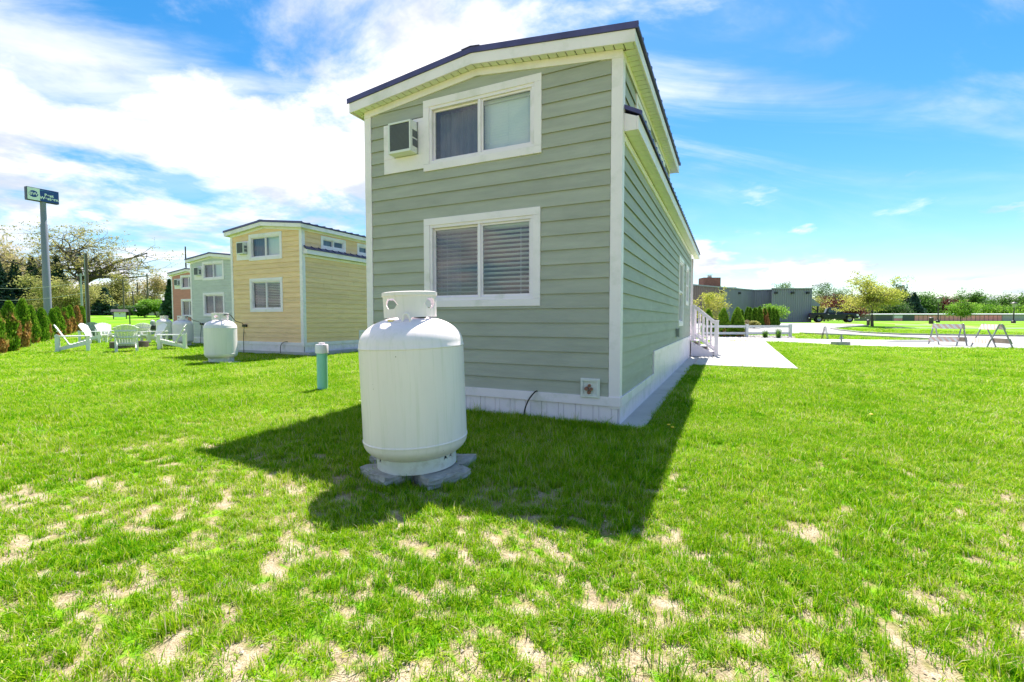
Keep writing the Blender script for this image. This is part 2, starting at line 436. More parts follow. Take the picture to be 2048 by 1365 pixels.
# street, walk and car park beyond the lawn
def gpoly(pts): return [GP(*p) for p in pts]
ROAD = gpoly([(1330, 668), (1500, 667.6), (1600, 668), (1700, 672), (1780, 676), (1868, 680.5), (1868, 696.6), (2048, 698), (2300, 700), (2300, 676.5), (2048, 674), (1800, 670.5), (1720, 666.5), (1685, 662.5), (1663, 659), (1680, 656.8), (1736, 652.8), (1725, 649), (1620, 646.8), (1330, 646.8)])
WALK = gpoly([(1428, 681.5), (1530, 684.2), (1600, 686.5), (1700, 692.5), (1820, 696), (1868, 696.6), (1868, 681.2), (1800, 681.4), (1700, 680.6), (1600, 679), (1428, 673.5)])
WALK[0] = (-1.2, WALK[0][1]); WALK[-1] = (-1.2, WALK[-1][1])
sheet('road', ROAD, ASPH, 0.010, cell=2.0)
sheet('sidewalk', WALK, CONC, 0.030, cell=1.0)
DARKP = solid('patched_asphalt', (0.16, 0.16, 0.165), 0.9, 0.15, 2.0, bump=0.2)
sheet('asphalt_patch', gpoly([(1762, 684.5), (1790, 682.3), (1868, 682.0), (1868, 686.5), (1800, 686.8)]), DARKP, 0.036, cell=3)
sheet('path', gpoly([(1770, 656.2), (2048, 656.8), (2300, 657.4), (2300, 658.4), (2048, 657.9), (1770, 657.0)]), KERB, 0.02, cell=3)
sheet('path', gpoly([(1790, 650.3), (1862, 650.6), (1862, 651.4), (1790, 651.0)]), CONC, 0.02, cell=3)
def kerb(name, pts, w=0.16, h=0.11):
    pl = [GP(*p) for p in pts]; q = []
    for i in range(len(pl) - 1):
        a = np.array(pl[i]); b = np.array(pl[i + 1]); n = max(1, int(np.linalg.norm(b - a) / 1.5))
        for k in range(n): q.append(a + (b - a) * k / n)
    q.append(np.array(pl[-1])); b = MB(); n = len(q)
    for i, p in enumerate(q):
        t = q[min(i + 1, n - 1)] - q[max(i - 1, 0)]; t = t / (np.linalg.norm(t) + 1e-9); nr = np.array([-t[1], t[0]]) * w / 2
        z = float(terrain(*p))
        for s_, zz in ((-1, -0.1), (1, -0.1), (1, h), (-1, h)): b.v.append((p[0] + nr[0] * s_, p[1] + nr[1] * s_, z + zz))
    for i in range(n - 1):
        for k in range(4):
            k2 = (k + 1) % 4; b.f.append((i * 4 + k, i * 4 + k2, i * 4 + 4 + k2, i * 4 + 4 + k))
    b.f += [(0, 1, 2, 3), ((n - 1) * 4 + 3, (n - 1) * 4 + 2, (n - 1) * 4 + 1, (n - 1) * 4)]
    o = b.build(name, KERB, None, bevel=0.0); tag(o, None, None, kind='structure'); return o
kerb('kerb', [(2300, 676.3), (2048, 673.8), (1800, 670.3), (1720, 666.3), (1685, 662.3), (1663, 658.9), (1680, 656.6), (1736, 652.6)])
kerb('kerb', [(1600, 668.2), (1700, 672.2), (1780, 676.2), (1868, 680.7)])

# ------------------------------------------------------------------ tiny houses
GA = lambda u, z, d: (u, -d, z)           # gable wall frame (local house axes)
SI = lambda u, z, d: (d, u, z)            # right side wall frame
RIDGE_X = -HW / 2; SLOPE = 0.112
def under_roof(x): return 3.925 + SLOPE * (HW / 2 - abs(x - RIDGE_X))
def clip(poly, f):
    out = []
    for i in range(len(poly)):
        a = poly[i]; b = poly[(i + 1) % len(poly)]; fa, fb = f(a), f(b)
        if fa >= 0: out.append(a)
        if (fa >= 0) != (fb >= 0):
            t = fa / (fa - fb); out.append((a[0] + (b[0] - a[0]) * t, a[1] + (b[1] - a[1]) * t))
    return out
REV = 0.1615
def pieces(u0, u1, z0, z1, holes, joints=None):
    """siding pieces of one wall: (polygon, row bottom)"""
    rows = []; z = z0
    r = 0
    while z < z1 - 0.01:
        zb = min(z + REV, z1); segs = [(u0, u1)]
        hs = [h for h in holes if h[2] < zb - 1e-4 and h[3] > z + 1e-4]
        mids = []
        for h in hs:
            ns = []
            for a, b in segs:
                if h[1] <= a or h[0] >= b: ns.append((a, b)); continue
                if h[0] > a: ns.append((a, h[0]))
                if h[1] < b: ns.append((h[1], b))
                if z < h[2] - 0.012: mids.append((max(a, h[0]), min(b, h[1]), z, h[2]))
                if zb > h[3] + 0.012: mids.append((max(a, h[0]), min(b, h[1]), h[3], zb))
            segs = ns
        if joints:
            js = joints(r); ns = []
            for a, b in segs:
                c = [a] + [j for j in js if a + 0.15 < j < b - 0.15] + [b]
                ns += [(c[i] + (0.0015 if i else 0), c[i + 1] - 0.0015) for i in range(len(c) - 1)]
            segs = ns
        for a, b in segs:
            if b - a > 0.01: rows.append(([(a, z), (b, z), (b, zb), (a, zb)], z))
        for a, b, za, zc in mids: rows.append(([(a, za), (b, za), (b, zc), (a, zc)], z))
        z += REV; r += 1
    return rows
def board(mb, poly, zr, fr):
    # lapped board: thin, tilted, its foot standing off the board below
    ft = lambda p: 0.025 - 0.017 * (p[1] - zr) / REV
    poly = [(u, w - 0.015 if abs(w - zr) < 1e-6 else w) for u, w in poly]
    return mb.prism(poly, fr, lambda p: ft(p) - 0.0075, ft)
def frame_rect(mb, fr, u0, u1, z0, z1, w, d0, d1):
    """four mitre-less boards around a rectangle (outer size), butted"""
    wl, wr, wb, wt = w if isinstance(w, tuple) else (w, w, w, w)
    for a, b, c, e in ((u0, u1, z1 - wt, z1), (u0, u1, z0, z0 + wb), (u0, u0 + wl, z0 + wb + 0.001, z1 - wt - 0.001), (u1 - wr, u1, z0 + wb + 0.001, z1 - wt - 0.001)):
        mb.prism([(a, c), (b, c), (b, e), (a, e)], fr, d0, d1)
    return mb
def rect(u0, u1, z0, z1): return [(u0, z0), (u1, z0), (u1, z1), (u0, z1)]
def window(root, fr, u0, u1, z0, z1, kind, cw=0.085, detail=True, vertical=False):
    """outer casing size; slider with two lights"""
    w = thing('window', None, None); w.parent = root
    MB_ = MB(); frame_rect(MB_, fr, u0, u1, z0, z1, cw, 0.001, 0.034); MB_.build('casing', WHITE, w, bevel=0.003 if detail else 0)
    a, b, c, e = u0 + cw - 0.004, u1 - cw + 0.004, z0 + cw - 0.004, z1 - cw + 0.004
    m = MB(); frame_rect(m, fr, a, b, c, e, 0.040, -0.055, 0.022); m.build('frame', VINYL, w, bevel=0.002 if detail else 0)
    a += 0.04; b -= 0.04; c += 0.04; e -= 0.04
    if not vertical:
        mid = (a + b) / 2 + 0.0
        m = MB(); m.prism(rect(mid - 0.017, mid + 0.017, c + 0.001, e - 0.001), fr, -0.03, 0.016); m.build('meeting_rail', VINYL, w)
        lights = ((a, mid - 0.018, c, e, -0.032), (mid + 0.018, b, c, e, -0.010))
    else:
        mid = (c + e) / 2
        m = MB(); m.prism(rect(a + 0.001, b - 0.001, mid - 0.017, mid + 0.017), fr, -0.03, 0.016); m.build('meeting_rail', VINYL, w)
        lights = ((a, b, c, mid - 0.018, -0.032), (a, b, mid + 0.018, e, -0.010))
    for i, (p, q, r, s, dd) in enumerate(lights):
        m = MB(); frame_rect(m, fr, p + 0.001, q - 0.001, r + 0.001, s - 0.001, 0.024, dd - 0.012, dd + 0.012); m.build('sash', VINYL, w)
        m = MB(); m.add([fr(p + 0.02, r + 0.02, dd), fr(q - 0.02, r + 0.02, dd), fr(q - 0.02, s - 0.02, dd), fr(p + 0.02, s - 0.02, dd)], [(0, 1, 2, 3)])
        m.build('pane', SCREEN if i == 0 and kind != 'plain' else GLASS, w, recalc=False)
    # blind: slats across the whole opening just behind the glass
    if kind in ('open', 'closed'):
        a_full = a; a = a if kind == 'open' else (a + b) / 2 + 0.01
        m = MB(); n = int((e - c) / (0.057 if kind == 'open' else 0.034)); tilt = 0.008 if kind == 'open' else 0.0165
        for k in range(n):
            zz = e - 0.05 - k * (e - c - 0.06) / n
            dy = 0.025 if kind == 'open' else 0.008
            m.prism([(a + 0.01, zz), (b - 0.01, zz)], lambda u, z, d: fr(u, z, d), -0.1, -0.1) if False else None
            q = [fr(a + 0.008, zz - tilt, -0.095 - dy), fr(b - 0.008, zz - tilt, -0.095 - dy), fr(b - 0.008, zz + tilt, -0.095 + dy), fr(a + 0.008, zz + tilt, -0.095 + dy)]
            q2 = [Vector(v) + Vector((0, 0, 0.0025)) for v in q]
            m.add(q + [tuple(v) for v in q2], [(3, 2, 1, 0), (4, 5, 6, 7), (0, 1, 5, 4), (1, 2, 6, 5), (2, 3, 7, 6), (3, 0, 4, 7)])
        for t in (0.12, 0.5, 0.88):
            uu = a + (b - a) * t; m.prism(rect(uu - 0.0015, uu + 0.0015, c + 0.02, e - 0.02), fr, -0.074, -0.072)
        m.prism(rect(a + 0.005, b - 0.005, e - 0.045, e - 0.004), fr, -0.125, -0.07)
        o = m.build('blind', BLIND, w); o['kind'] = 'stuff'; a = a_full
    # curtain behind the left light
    m = MB(); nn = 40; b0 = len(m.v)
    wide = 0.22 if kind == 'open' else 0.52
    for k in range(nn + 1):
        uu = a + (b - a) * wide * k / nn; dd = -0.17 + 0.016 * math.sin(k * 1.35) + 0.01 * math.sin(k * 0.6)
        m.v.append(fr(uu, c, dd)); m.v.append(fr(uu, e, dd))
    for k in range(nn): m.f.append((2 * k, 2 * k + 2, 2 * k + 3, 2 * k + 1))
    m.build('curtain', CURTAIN, w, smooth=True, recalc=False)
    return (u0 + 0.075, u1 - 0.075, z0 + 0.075, z1 - 0.075)

def backing(mb, fr, u0, u1, z0, z1, holes, d0=-0.09, d1=-0.001, top=None):
    us = sorted({u0, u1, *[h[0] for h in holes], *[h[1] for h in holes]}); zs = sorted({z0, z1, *[h[2] for h in holes], *[h[3] for h in holes]})
    for i in range(len(us) - 1):
        for j in range(len(zs) - 1):
            cu = (us[i] + us[i + 1]) / 2; cz = (zs[j] + zs[j + 1]) / 2
            if any(h[0] < cu < h[1] and h[2] < cz < h[3] for h in holes): continue
            poly = rect(us[i], us[i + 1], zs[j], zs[j + 1])
            mb.prism(poly, fr, d0, d1)

def air_conditioner(loc, parent_xform, label):
    """box unit sticking out of the gable; local axes: x along wall, -y outwards"""
    t = thing('air_conditioner', label, 'air conditioner', loc, 0.0, 'air conditioners in the gable walls')
    w, h, p = 0.178, 0.195, 0.15
    m = MB(); m.box(-w, w, -p, 0.05, -h, h)
    m.build('housing', ACW, t, bevel=0.012, smooth=True)
    m = MB(); frame_rect(m, GA, -w + 0.004, w - 0.004, -h + 0.004, h - 0.004, (0.022, 0.022, 0.03, 0.022), p + 0.0005, p + 0.014); m.build('front_frame', ACW, t, bevel=0.002)
    m = MB()
    for k in range(22):
        z = -h + 0.04 + k * (2 * h - 0.075) / 22; m.prism(rect(-w + 0.03, w - 0.03, z, z + 0.0075), GA, p + 0.002, p + 0.010)
    for k in range(24):
        x = -w + 0.03 + k * (2 * w - 0.06) / 23; m.prism(rect(x, x + 0.003, -h + 0.036, h - 0.03), GA, p + 0.001, p + 0.006)
    o = m.build('grille', GRILLE, t); o['kind'] = 'stuff'
    m = MB(); m.prism(rect(-w + 0.026, w - 0.026, -h + 0.034, h - 0.026), GA, p + 0.0008, p + 0.0018); m.build('coil', solid('coil_dark', (0.05, 0.055, 0.065), 0.6, 0.2), t)
    m = MB()
    for k in range(8):
        for j in range(2):
            y = -0.13 + k * 0.0125; z = -0.12 + j * 0.11; m.box(w + 0.0005, w + 0.003, y, y + 0.009, z, z + 0.09)
    o = m.build('side_vent', GRILLE, t); o['kind'] = 'stuff'
    return t
ACW = solid('appliance_white', (0.76, 0.76, 0.74), 0.45, 0.04, 4.0, dirt=((0.55, 0.53, 0.48), 3.0))
GRILLE = solid('grille_grey', (0.13, 0.14, 0.16), 0.55, 0.15)
COPPER = solid('brass_fitting', (0.30, 0.14, 0.11), 0.4, 0.4, 20, metal=0.4)

DECKW = solid('deck_wood', (0.16, 0.12, 0.085), 0.9, 0.2)
def tiny_house(idx, label, col, detail):
    hx, hy, L = HOUSES[idx]
    root = thing('tiny_house', label, 'house', (hx, hy, 0.10 if idx == 1 else 0.0), 0.0, 'tiny houses in a row')
    sid = siding('siding_%d' % idx, col)
    fine = detail >= 2; YL = 10.0; LOFT = 4.15
    # openings
    gw = [(-2.465, -0.874, 3.015, 3.884), (-2.470, -0.884, 1.309, 2.422)]
    cl = [(0.72, 1.80, 3.37, 3.80), (2.35, 3.40, 3.37, 3.80)]
    sw = [(6.27, 7.45, 1.0, 2.62), (8.15, 9.1, 1.55, 2.62)]
    cut = 0.07
    gh = [(a + cut, b - cut, c + cut, d - cut) for a, b, c, d in gw] + [(-2.93, -2.545, 3.24, 3.65)]
    sh_ = [(a + cut, b - cut, c + cut, d - cut) for a, b, c, d in cl + sw]
    # ---- wall core
    m = MB(); backing(m, GA, -HW + 0.02, -0.02, 0.02, 3.9, gh)
    m.prism([(-HW + 0.02, 3.901), (-0.02, 3.901), (-0.02, under_roof(0) + 0.02), (RIDGE_X, under_roof(RIDGE_X) + 0.02), (-HW + 0.02, under_roof(-HW) + 0.02)], GA, -0.09, -0.001)
    backing(m, SI, 0.10, LOFT, 0.02, 3.92, [h for h in sh_ if h[3] > 3]); backing(m, SI, LOFT + 0.001, YL, 0.02, 3.2, [h for h in sh_ if h[3] < 3])
    m.box(-HW + 0.001, -HW + 0.09, 0.1, YL, 0.02, 3.2); m.box(-HW + 0.001, -HW + 0.09, 0.1, LOFT, 3.201, 3.92)
    m.box(-HW + 0.1, -0.1, YL - 0.09, YL, 0.02, 3.2)                         # far end wall of the closed part
    m.box(-HW + 0.09, -0.09, LOFT - 0.09, LOFT, 3.15, 3.95)                   # loft end wall
    m.box(-HW + 0.1, -0.1, 0.1, YL - 0.1, 0.32, 0.36)                         # floor
    m.box(-HW + 0.1, -0.1, 0.1, LOFT - 0.1, 2.62, 2.68)                       # loft floor
    m.build('wall', INTERIOR, root)
    # ---- siding
    def put(rows, fr, top=None):
        big = MB()
        for poly, zr in rows:
            if top is not None:
                poly = clip(clip(poly, lambda p: top(0, p)), lambda p: top(1, p))
                if len(poly) < 3: continue
            if fine: board(MB(), poly, zr, fr).build('siding_board', sid, root)
            else: board(big, poly, zr, fr)
        if not fine and big.v:
            o = big.build('siding', sid, root); o['kind'] = 'stuff'
    tl = lambda side, p: (3.925 + SLOPE * (-p[0]) - 0.06 - p[1]) if side == 0 else (3.925 + SLOPE * (p[0] + HW) - 0.06 - p[1])
    put(pieces(-HW + 0.085, -0.098, 0.325, 4.08, gh), GA, tl)
    rj = random.Random(5 + idx)
    def joints(r):
        o = rj.uniform(0.8, 3.4); return [o + 3.05 * k + rj.uniform(-0.2, 0.2) for k in range(3)]
    low = [(2.38, 20, 0.0, 0.66)]
    put(pieces(0.092, YL - 0.06, 0.325, 3.10, sh_ + low, joints), SI)
    put(pieces(0.092, LOFT - 0.06, 3.36, 3.86, sh_), SI)
    # ---- trim boards
    def tr(name, mb, mat=WHITE): return mb.build(name, mat, root, bevel=0.003 if detail else 0)
    tr('corner_trim', MB().prism(rect(-0.094, 0.026, 0.20, 3.90), GA, 0.001, 0.028))
    tr('corner_trim', MB().prism(rect(0.0, 0.088, 0.20, 3.90), SI, 0.001, 0.026))
    tr('corner_trim', MB().prism(rect(-HW - 0.026, -HW + 0.082, 0.20, 3.90), GA, 0.001, 0.028))
    tr('corner_trim', MB().prism(rect(YL - 0.055, YL + 0.03, 0.64, 3.10), SI, 0.001, 0.026))
    tr('corner_trim', MB().prism(rect(LOFT - 0.055, LOFT + 0.03, 3.36, 3.88), SI, 0.001, 0.026))
    fz = lambda x: under_roof(x)
    for a, b in ((-HW - 0.02, RIDGE_X - 0.0005), (RIDGE_X + 0.0005, 0.02)):
        tr('frieze_board', MB().prism([(a, fz(a) - 0.085), (b, fz(b) - 0.085), (b, fz(b) - 0.002), (a, fz(a) - 0.002)], GA, 0.001, 0.033))
    tr('frieze_board', MB().prism(rect(0.03, LOFT - 0.06, 3.84, 3.92), SI, 0.001, 0.030))
    tr('frieze_board', MB().prism(rect(0.09, YL - 0.06, 3.03, 3.11), SI, 0.001, 0.030))
    # ---- skirting: water table and vinyl panels
    tr('skirt_rail', MB().prism(rect(-HW - 0.03, 0.034, 0.225, 0.325), GA, 0.002, 0.040), VINYL)
    tr('skirt_rail', MB().prism(rect(0.0, 2.40, 0.225, 0.325), SI, 0.002, 0.042), VINYL)
    tr('skirt_rail', MB().prism(rect(2.40, YL, 0.60, 0.67), SI, 0.002, 0.042), VINYL)
    tr('skirt_rail', MB().prism(rect(2.37, 2.40, 0.225, 0.67), SI, 0.002, 0.044), VINYL)
    pw = 0.2; big = MB()
    def panel(fr, u0, u1, z0, z1):
        mm = MB() if fine else big
        g0 = u0 + (u1 - u0) * 0.68
        for a, b in ((u0 + 0.002, g0 - 0.003), (g0 + 0.003, u1 - 0.002)): mm.prism(rect(a, b, z0, z1), fr, 0.004, 0.018)
        mm.prism(rect(u0, u1, z0, z1), fr, -0.002, 0.008)
        if fine: mm.build('skirt_panel', VINYL, root)
    n = 17
    for k in range(n): panel(GA, -HW + k * HW / n, -HW + (k + 1) * HW / n, 0.015, 0.224)
    for k in range(12): panel(SI, 0.02 + k * 0.198, 0.02 + (k + 1) * 0.198, 0.015, 0.224)
    for k in range(38): panel(SI, 2.40 + k * 0.2, 2.40 + (k + 1) * 0.2, 0.015, 0.598)
    if not fine: o = big.build('skirting', VINYL, root); o['kind'] = 'stuff'
    # ---- windows
    window(root, GA, *gw[0], 'closed', detail=fine); window(root, GA, *gw[1], 'open', detail=fine)
    for c in cl: window(root, SI, *c, 'plain', cw=0.07, detail=fine)
    for c in sw: window(root, SI, *c, 'closed', detail=fine, vertical=True)
    # ---- panel round the air conditioner
    m = MB(); frame_rect(m, GA, -3.095, -2.4655, 3.06, 3.687, (0.172, 0.078, 0.185, 0.042), 0.001, 0.032); m.build('equipment_panel', WHITE, root, bevel=0.003 if fine else 0)
    # ---- upper roof
    ov, ey = 0.155, 0.165; LE = LOFT + 0.22
    def slab(x0, x1, zt, y0, y1, lo, hi): return [(x0, y0), (x1, y1)]
    for sgn in (1, -1):
        xe = RIDGE_X + sgn * (HW / 2 + ey); z_e = under_roof(0) - SLOPE * ey; z_r = under_roof(RIDGE_X)
        m = MB(); A = lambda x, z, y: (x, y, z)
        # roof deck
        m.prism([(RIDGE_X, z_r + 0.015), (xe - sgn * 0.022, z_e + 0.017), (xe - sgn * 0.022, z_e + 0.10), (RIDGE_X, z_r + 0.10)], A, -ov + 0.022, LE - 0.02)
        m.build('roof_deck', DECKW, root)
        # metal sheet with ribs
        m = MB(); nr = 1 if not detail else 15
        m.prism([(RIDGE_X, z_r + 0.13), (xe + sgn * 0.03, z_e + 0.13 - SLOPE * 0.03), (xe + sgn * 0.03, z_e + 0.155 - SLOPE * 0.03), (RIDGE_X, z_r + 0.155)], A, -ov - 0.012, LE + 0.01)
        m.prism([(RIDGE_X, z_r + 0.112), (xe + sgn * 0.03, z_e + 0.112 - SLOPE * 0.03), (xe + sgn * 0.03, z_e + 0.1295 - SLOPE * 0.03), (RIDGE_X, z_r + 0.1295)], A, -ov - 0.014, -ov - 0.004)
        for k in range(nr + 1):
            y = -ov - 0.01 + (LE + ov - 0.02) * k / nr
            m.prism([(RIDGE_X, z_r + 0.1551), (xe + sgn * 0.032, z_e + 0.1551 - SLOPE * 0.03), (xe + sgn * 0.032, z_e + 0.178 - SLOPE * 0.03), (RIDGE_X, z_r + 0.178)], A, y, y + 0.03)
        m.build('roof', METALROOF, root)
        # gable fascia and eave fascia
        m = MB(); m.prism([(RIDGE_X + sgn * 0.0005, z_r - 0.012), (xe, z_e - 0.012), (xe, z_e + 0.110), (RIDGE_X + sgn * 0.0005, z_r + 0.110)], A, -ov, -ov + 0.02); m.build('fascia', WHITE, root, bevel=0.002)
        m = MB(); m.box(min(xe - sgn * 0.02, xe), max(xe - sgn * 0.02, xe), -ov + 0.021, LE, z_e - 0.012, z_e + 0.108); m.build('fascia', WHITE, root, bevel=0.002)
        # soffit strips under the gable overhang
        big = MB(); n = 18; dx = (HW / 2 + ey - 0.022) / n
        for k in range(n):
            a = RIDGE_X + sgn * (k * dx + 0.006); b = RIDGE_X + sgn * ((k + 1) * dx - 0.006)
            mm = MB() if fine else big
            za = z_r - SLOPE * abs(a - RIDGE_X); zb = z_r - SLOPE * abs(b - RIDGE_X)
            mm.prism([(a, za), (b, zb), (b, zb + 0.012), (a, za + 0.012)], A, -ov + 0.0205, -0.001)
            if fine: mm.build('soffit_strip', SOFF, root)
        if not fine: o = big.build('soffit', SOFF, root); o['kind'] = 'stuff'
        # eave soffit strips
        big = MB(); n = 40
        x0, x1 = (0.001, xe - 0.021) if sgn > 0 else (xe + 0.021, -HW - 0.001)
        for k in range(n):
            y0 = 0.0 + k * LE / n; mm = MB() if (fine and sgn > 0) else big
            mm.box(x0, x1, y0 + 0.006, y0 + LE / n - 0.006, z_e - 0.001, z_e + 0.010)
            if fine and sgn > 0: mm.build('soffit_strip', SOFF, root)
        if big.v: o = big.build('soffit', SOFF, root); o['kind'] = 'stuff'
    # ridge cap
    m = MB(); zr = under_roof(RIDGE_X) + 0.157
    m.prism([(RIDGE_X - 0.12, zr + 0.008), (RIDGE_X, zr + 0.022), (RIDGE_X + 0.12, zr + 0.008), (RIDGE_X + 0.12, zr + 0.012), (RIDGE_X, zr + 0.027), (RIDGE_X - 0.12, zr + 0.012)], A, -ov - 0.02, LE + 0.02); m.build('ridge_cap', METALROOF, root)
    # ---- lower eave: pent strip beside the loft, full roof behind it
    pe = 0.175; zt, zb = 3.36, 3.255; YE = L + 0.05
    for sgn in (1, -1):
        bx_ = 0.0 if sgn > 0 else -HW; o_ = sgn * 1.0
        m = MB()
        m.prism([(bx_ + o_ * 0.003, zt), (bx_ + o_ * (pe + 0.03), zb), (bx_ + o_ * (pe + 0.03), zb + 0.022), (bx_ + o_ * 0.003, zt + 0.022)], A, 0.035, LOFT + 0.02)
        for k in range(15):
            y = 0.04 + k * 0.28; m.prism([(bx_ + o_ * 0.003, zt + 0.0221), (bx_ + o_ * (pe + 0.032), zb + 0.0221), (bx_ + o_ * (pe + 0.032), zb + 0.045), (bx_ + o_ * 0.003, zt + 0.045)], A, y, y + 0.03)
        if sgn > 0: m.build('pent_roof', METALROOF, root)
        m = MB(); zrr = zt + 0.16
        m.prism([(RIDGE_X, zrr + 0.06), (bx_ + o_ * (pe + 0.03), zb), (bx_ + o_ * (pe + 0.03), zb + 0.022), (RIDGE_X, zrr + 0.082)], A, LOFT + 0.021, YE + 0.02)
        for k in range(24):
            y = LOFT + 0.2 + k * 0.285; m.prism([(RIDGE_X, zrr + 0.0821), (bx_ + o_ * (pe + 0.032), zb + 0.0221), (bx_ + o_ * (pe + 0.032), zb + 0.045), (RIDGE_X, zrr + 0.105)], A, y, y + 0.03)
        m.build('roof', METALROOF, root)
        f0, f1 = sorted((bx_ + o_ * (pe - 0.02), bx_ + o_ * pe))
        m = MB(); m.box(f0, f1, 0.04 if sgn > 0 else LOFT, YE, 3.115, zb - 0.001); m.build('fascia', WHITE, root, bevel=0.002)
        g0, g1 = sorted((bx_ + o_ * 0.027, bx_ + o_ * (pe - 0.021)))
        m = MB(); m.prism([(g0, 3.118), (g1, 3.118), (g1, zb - 0.002), (g0, zb + 0.05)] if sgn > 0 else [(g0, 3.118), (g1, 3.118), (g1, zb + 0.05), (g0, zb - 0.002)], A, 0.04 if sgn > 0 else LOFT, 0.06 if sgn > 0 else LOFT + 0.02); m.build('pent_end', WHITE, root)
        m = MB()
        for k in range(70):
            y0 = 0.061 + k * (YE - 0.07) / 70
            if sgn < 0 and y0 < LOFT + 0.03: continue
            m.box(g0, g1, y0 + 0.003, y0 + (YE - 0.07) / 70 - 0.003, 3.122, 3.134)
        o = m.build('soffit', SOFF, root); o['kind'] = 'stuff'
    # porch post and floor behind the closed part
    m = MB(); m.box(-0.10, 0.0, L - 0.12, L - 0.02, 0.66, 3.12); m.build('porch_post', WHITE, root, bevel=0.004)
    m = MB(); m.box(-HW + 0.02, 0.0, YL + 0.03, L, 0.52, 0.655); m.build('porch_floor', WHITE, root)
    m = MB(); m.box(-HW + 0.02, 0.0, YL + 0.031, L, 0.02, 0.518); m.build('porch_skirt', VINYL, root)
    # air conditioner stands in its panel: a thing of its own
    ad = ['white window air conditioner beside the green house\'s upper window', 'white air conditioner beside the yellow house\'s upper window', 'white air conditioner beside the pale blue house\'s upper window', 'white air conditioner beside the salmon house\'s upper window'][idx]
    air_conditioner((hx - 2.737, hy, 3.445 + (0.10 if idx == 1 else 0.0)), None, ad)
    return root

h0 = tiny_house(0, 'sage green lap-sided tiny house with white trim, nearest the camera', (0.405, 0.405, 0.345), 2)
h1 = tiny_house(1, 'yellow lap-sided tiny house with white trim behind the second gas tank', (0.95, 0.61, 0.34), 2)
h2 = tiny_house(2, 'pale blue-grey tiny house between the yellow and salmon ones', (0.57, 0.575, 0.54), 1)
h3 = tiny_house(3, 'salmon red tiny house farthest along the row', (0.64, 0.25, 0.19), 1)

# service fittings on the green house
m = MB(); m.prism(rect(-0.40, -0.185, 0.30, 0.515), GA, 0.03, 0.045)
sb = m.build('outlet_box', ACW, h0, bevel=0.004)
m = MB(); frame_rect(m, GA, -0.39, -0.195, 0.31, 0.505, 0.022, 0.0455, 0.060); m.build('rim', ACW, sb, bevel=0.003)
m = MB(); m.tube([(-0.325, -0.046, 0.405), (-0.325, -0.085, 0.405)], 0.021, 12); m.tube([(-0.275, -0.046, 0.40), (-0.275, -0.08, 0.40)], 0.018, 12)
m.tube([(-0.298, -0.046, 0.365), (-0.298, -0.075, 0.365)], 0.02, 12); m.tube([(-0.297, -0.046, 0.437), (-0.297, -0.07, 0.437)], 0.017, 12); m.build('pipe_fitting', COPPER, sb, smooth=True)
def hose(name, pts, r, parent, mat=BLACK):
    # smooth curve through the points
    P_ = [Vector(p) for p in pts]; out = []
    for i in range(len(P_) - 1):
        p0, p1, p2, p3 = P_[max(i - 1, 0)], P_[i], P_[i + 1], P_[min(i + 2, len(P_) - 1)]
        for k in range(8):
            t = k / 8; out.append(0.5 * ((2 * p1) + (p2 - p0) * t + (2 * p0 - 5 * p1 + 4 * p2 - p3) * t * t + (3 * p1 - p0 - 3 * p2 + p3) * t ** 3))
    out.append(P_[-1]); return MB().tube(out, r, 7).build(name, mat, parent, smooth=True)
hose('cable', [(-0.915, -0.035, 0.335), (-0.93, -0.075, 0.325), (-0.99, -0.10, 0.24), (-1.04, -0.10, 0.12), (-1.06, -0.095, -0.02)], 0.0085, h0)
hose('cable', [(-0.70, -0.035, 0.345), (-0.80, -0.09, 0.33), (-0.92, -0.10, 0.25), (-0.96, -0.10, 0.10), (-0.96, -0.095, -0.02)], 0.010, h1)
m = MB(); m.box(0.02, 0.075, 5.75, 5.95, 0.78, 0.95); m.box(0.075, 0.09, 5.78, 5.92, 0.76, 0.97); m.build('meter_socket', solid('grey_socket', (0.25, 0.27, 0.27), 0.5), h0, bevel=0.006)

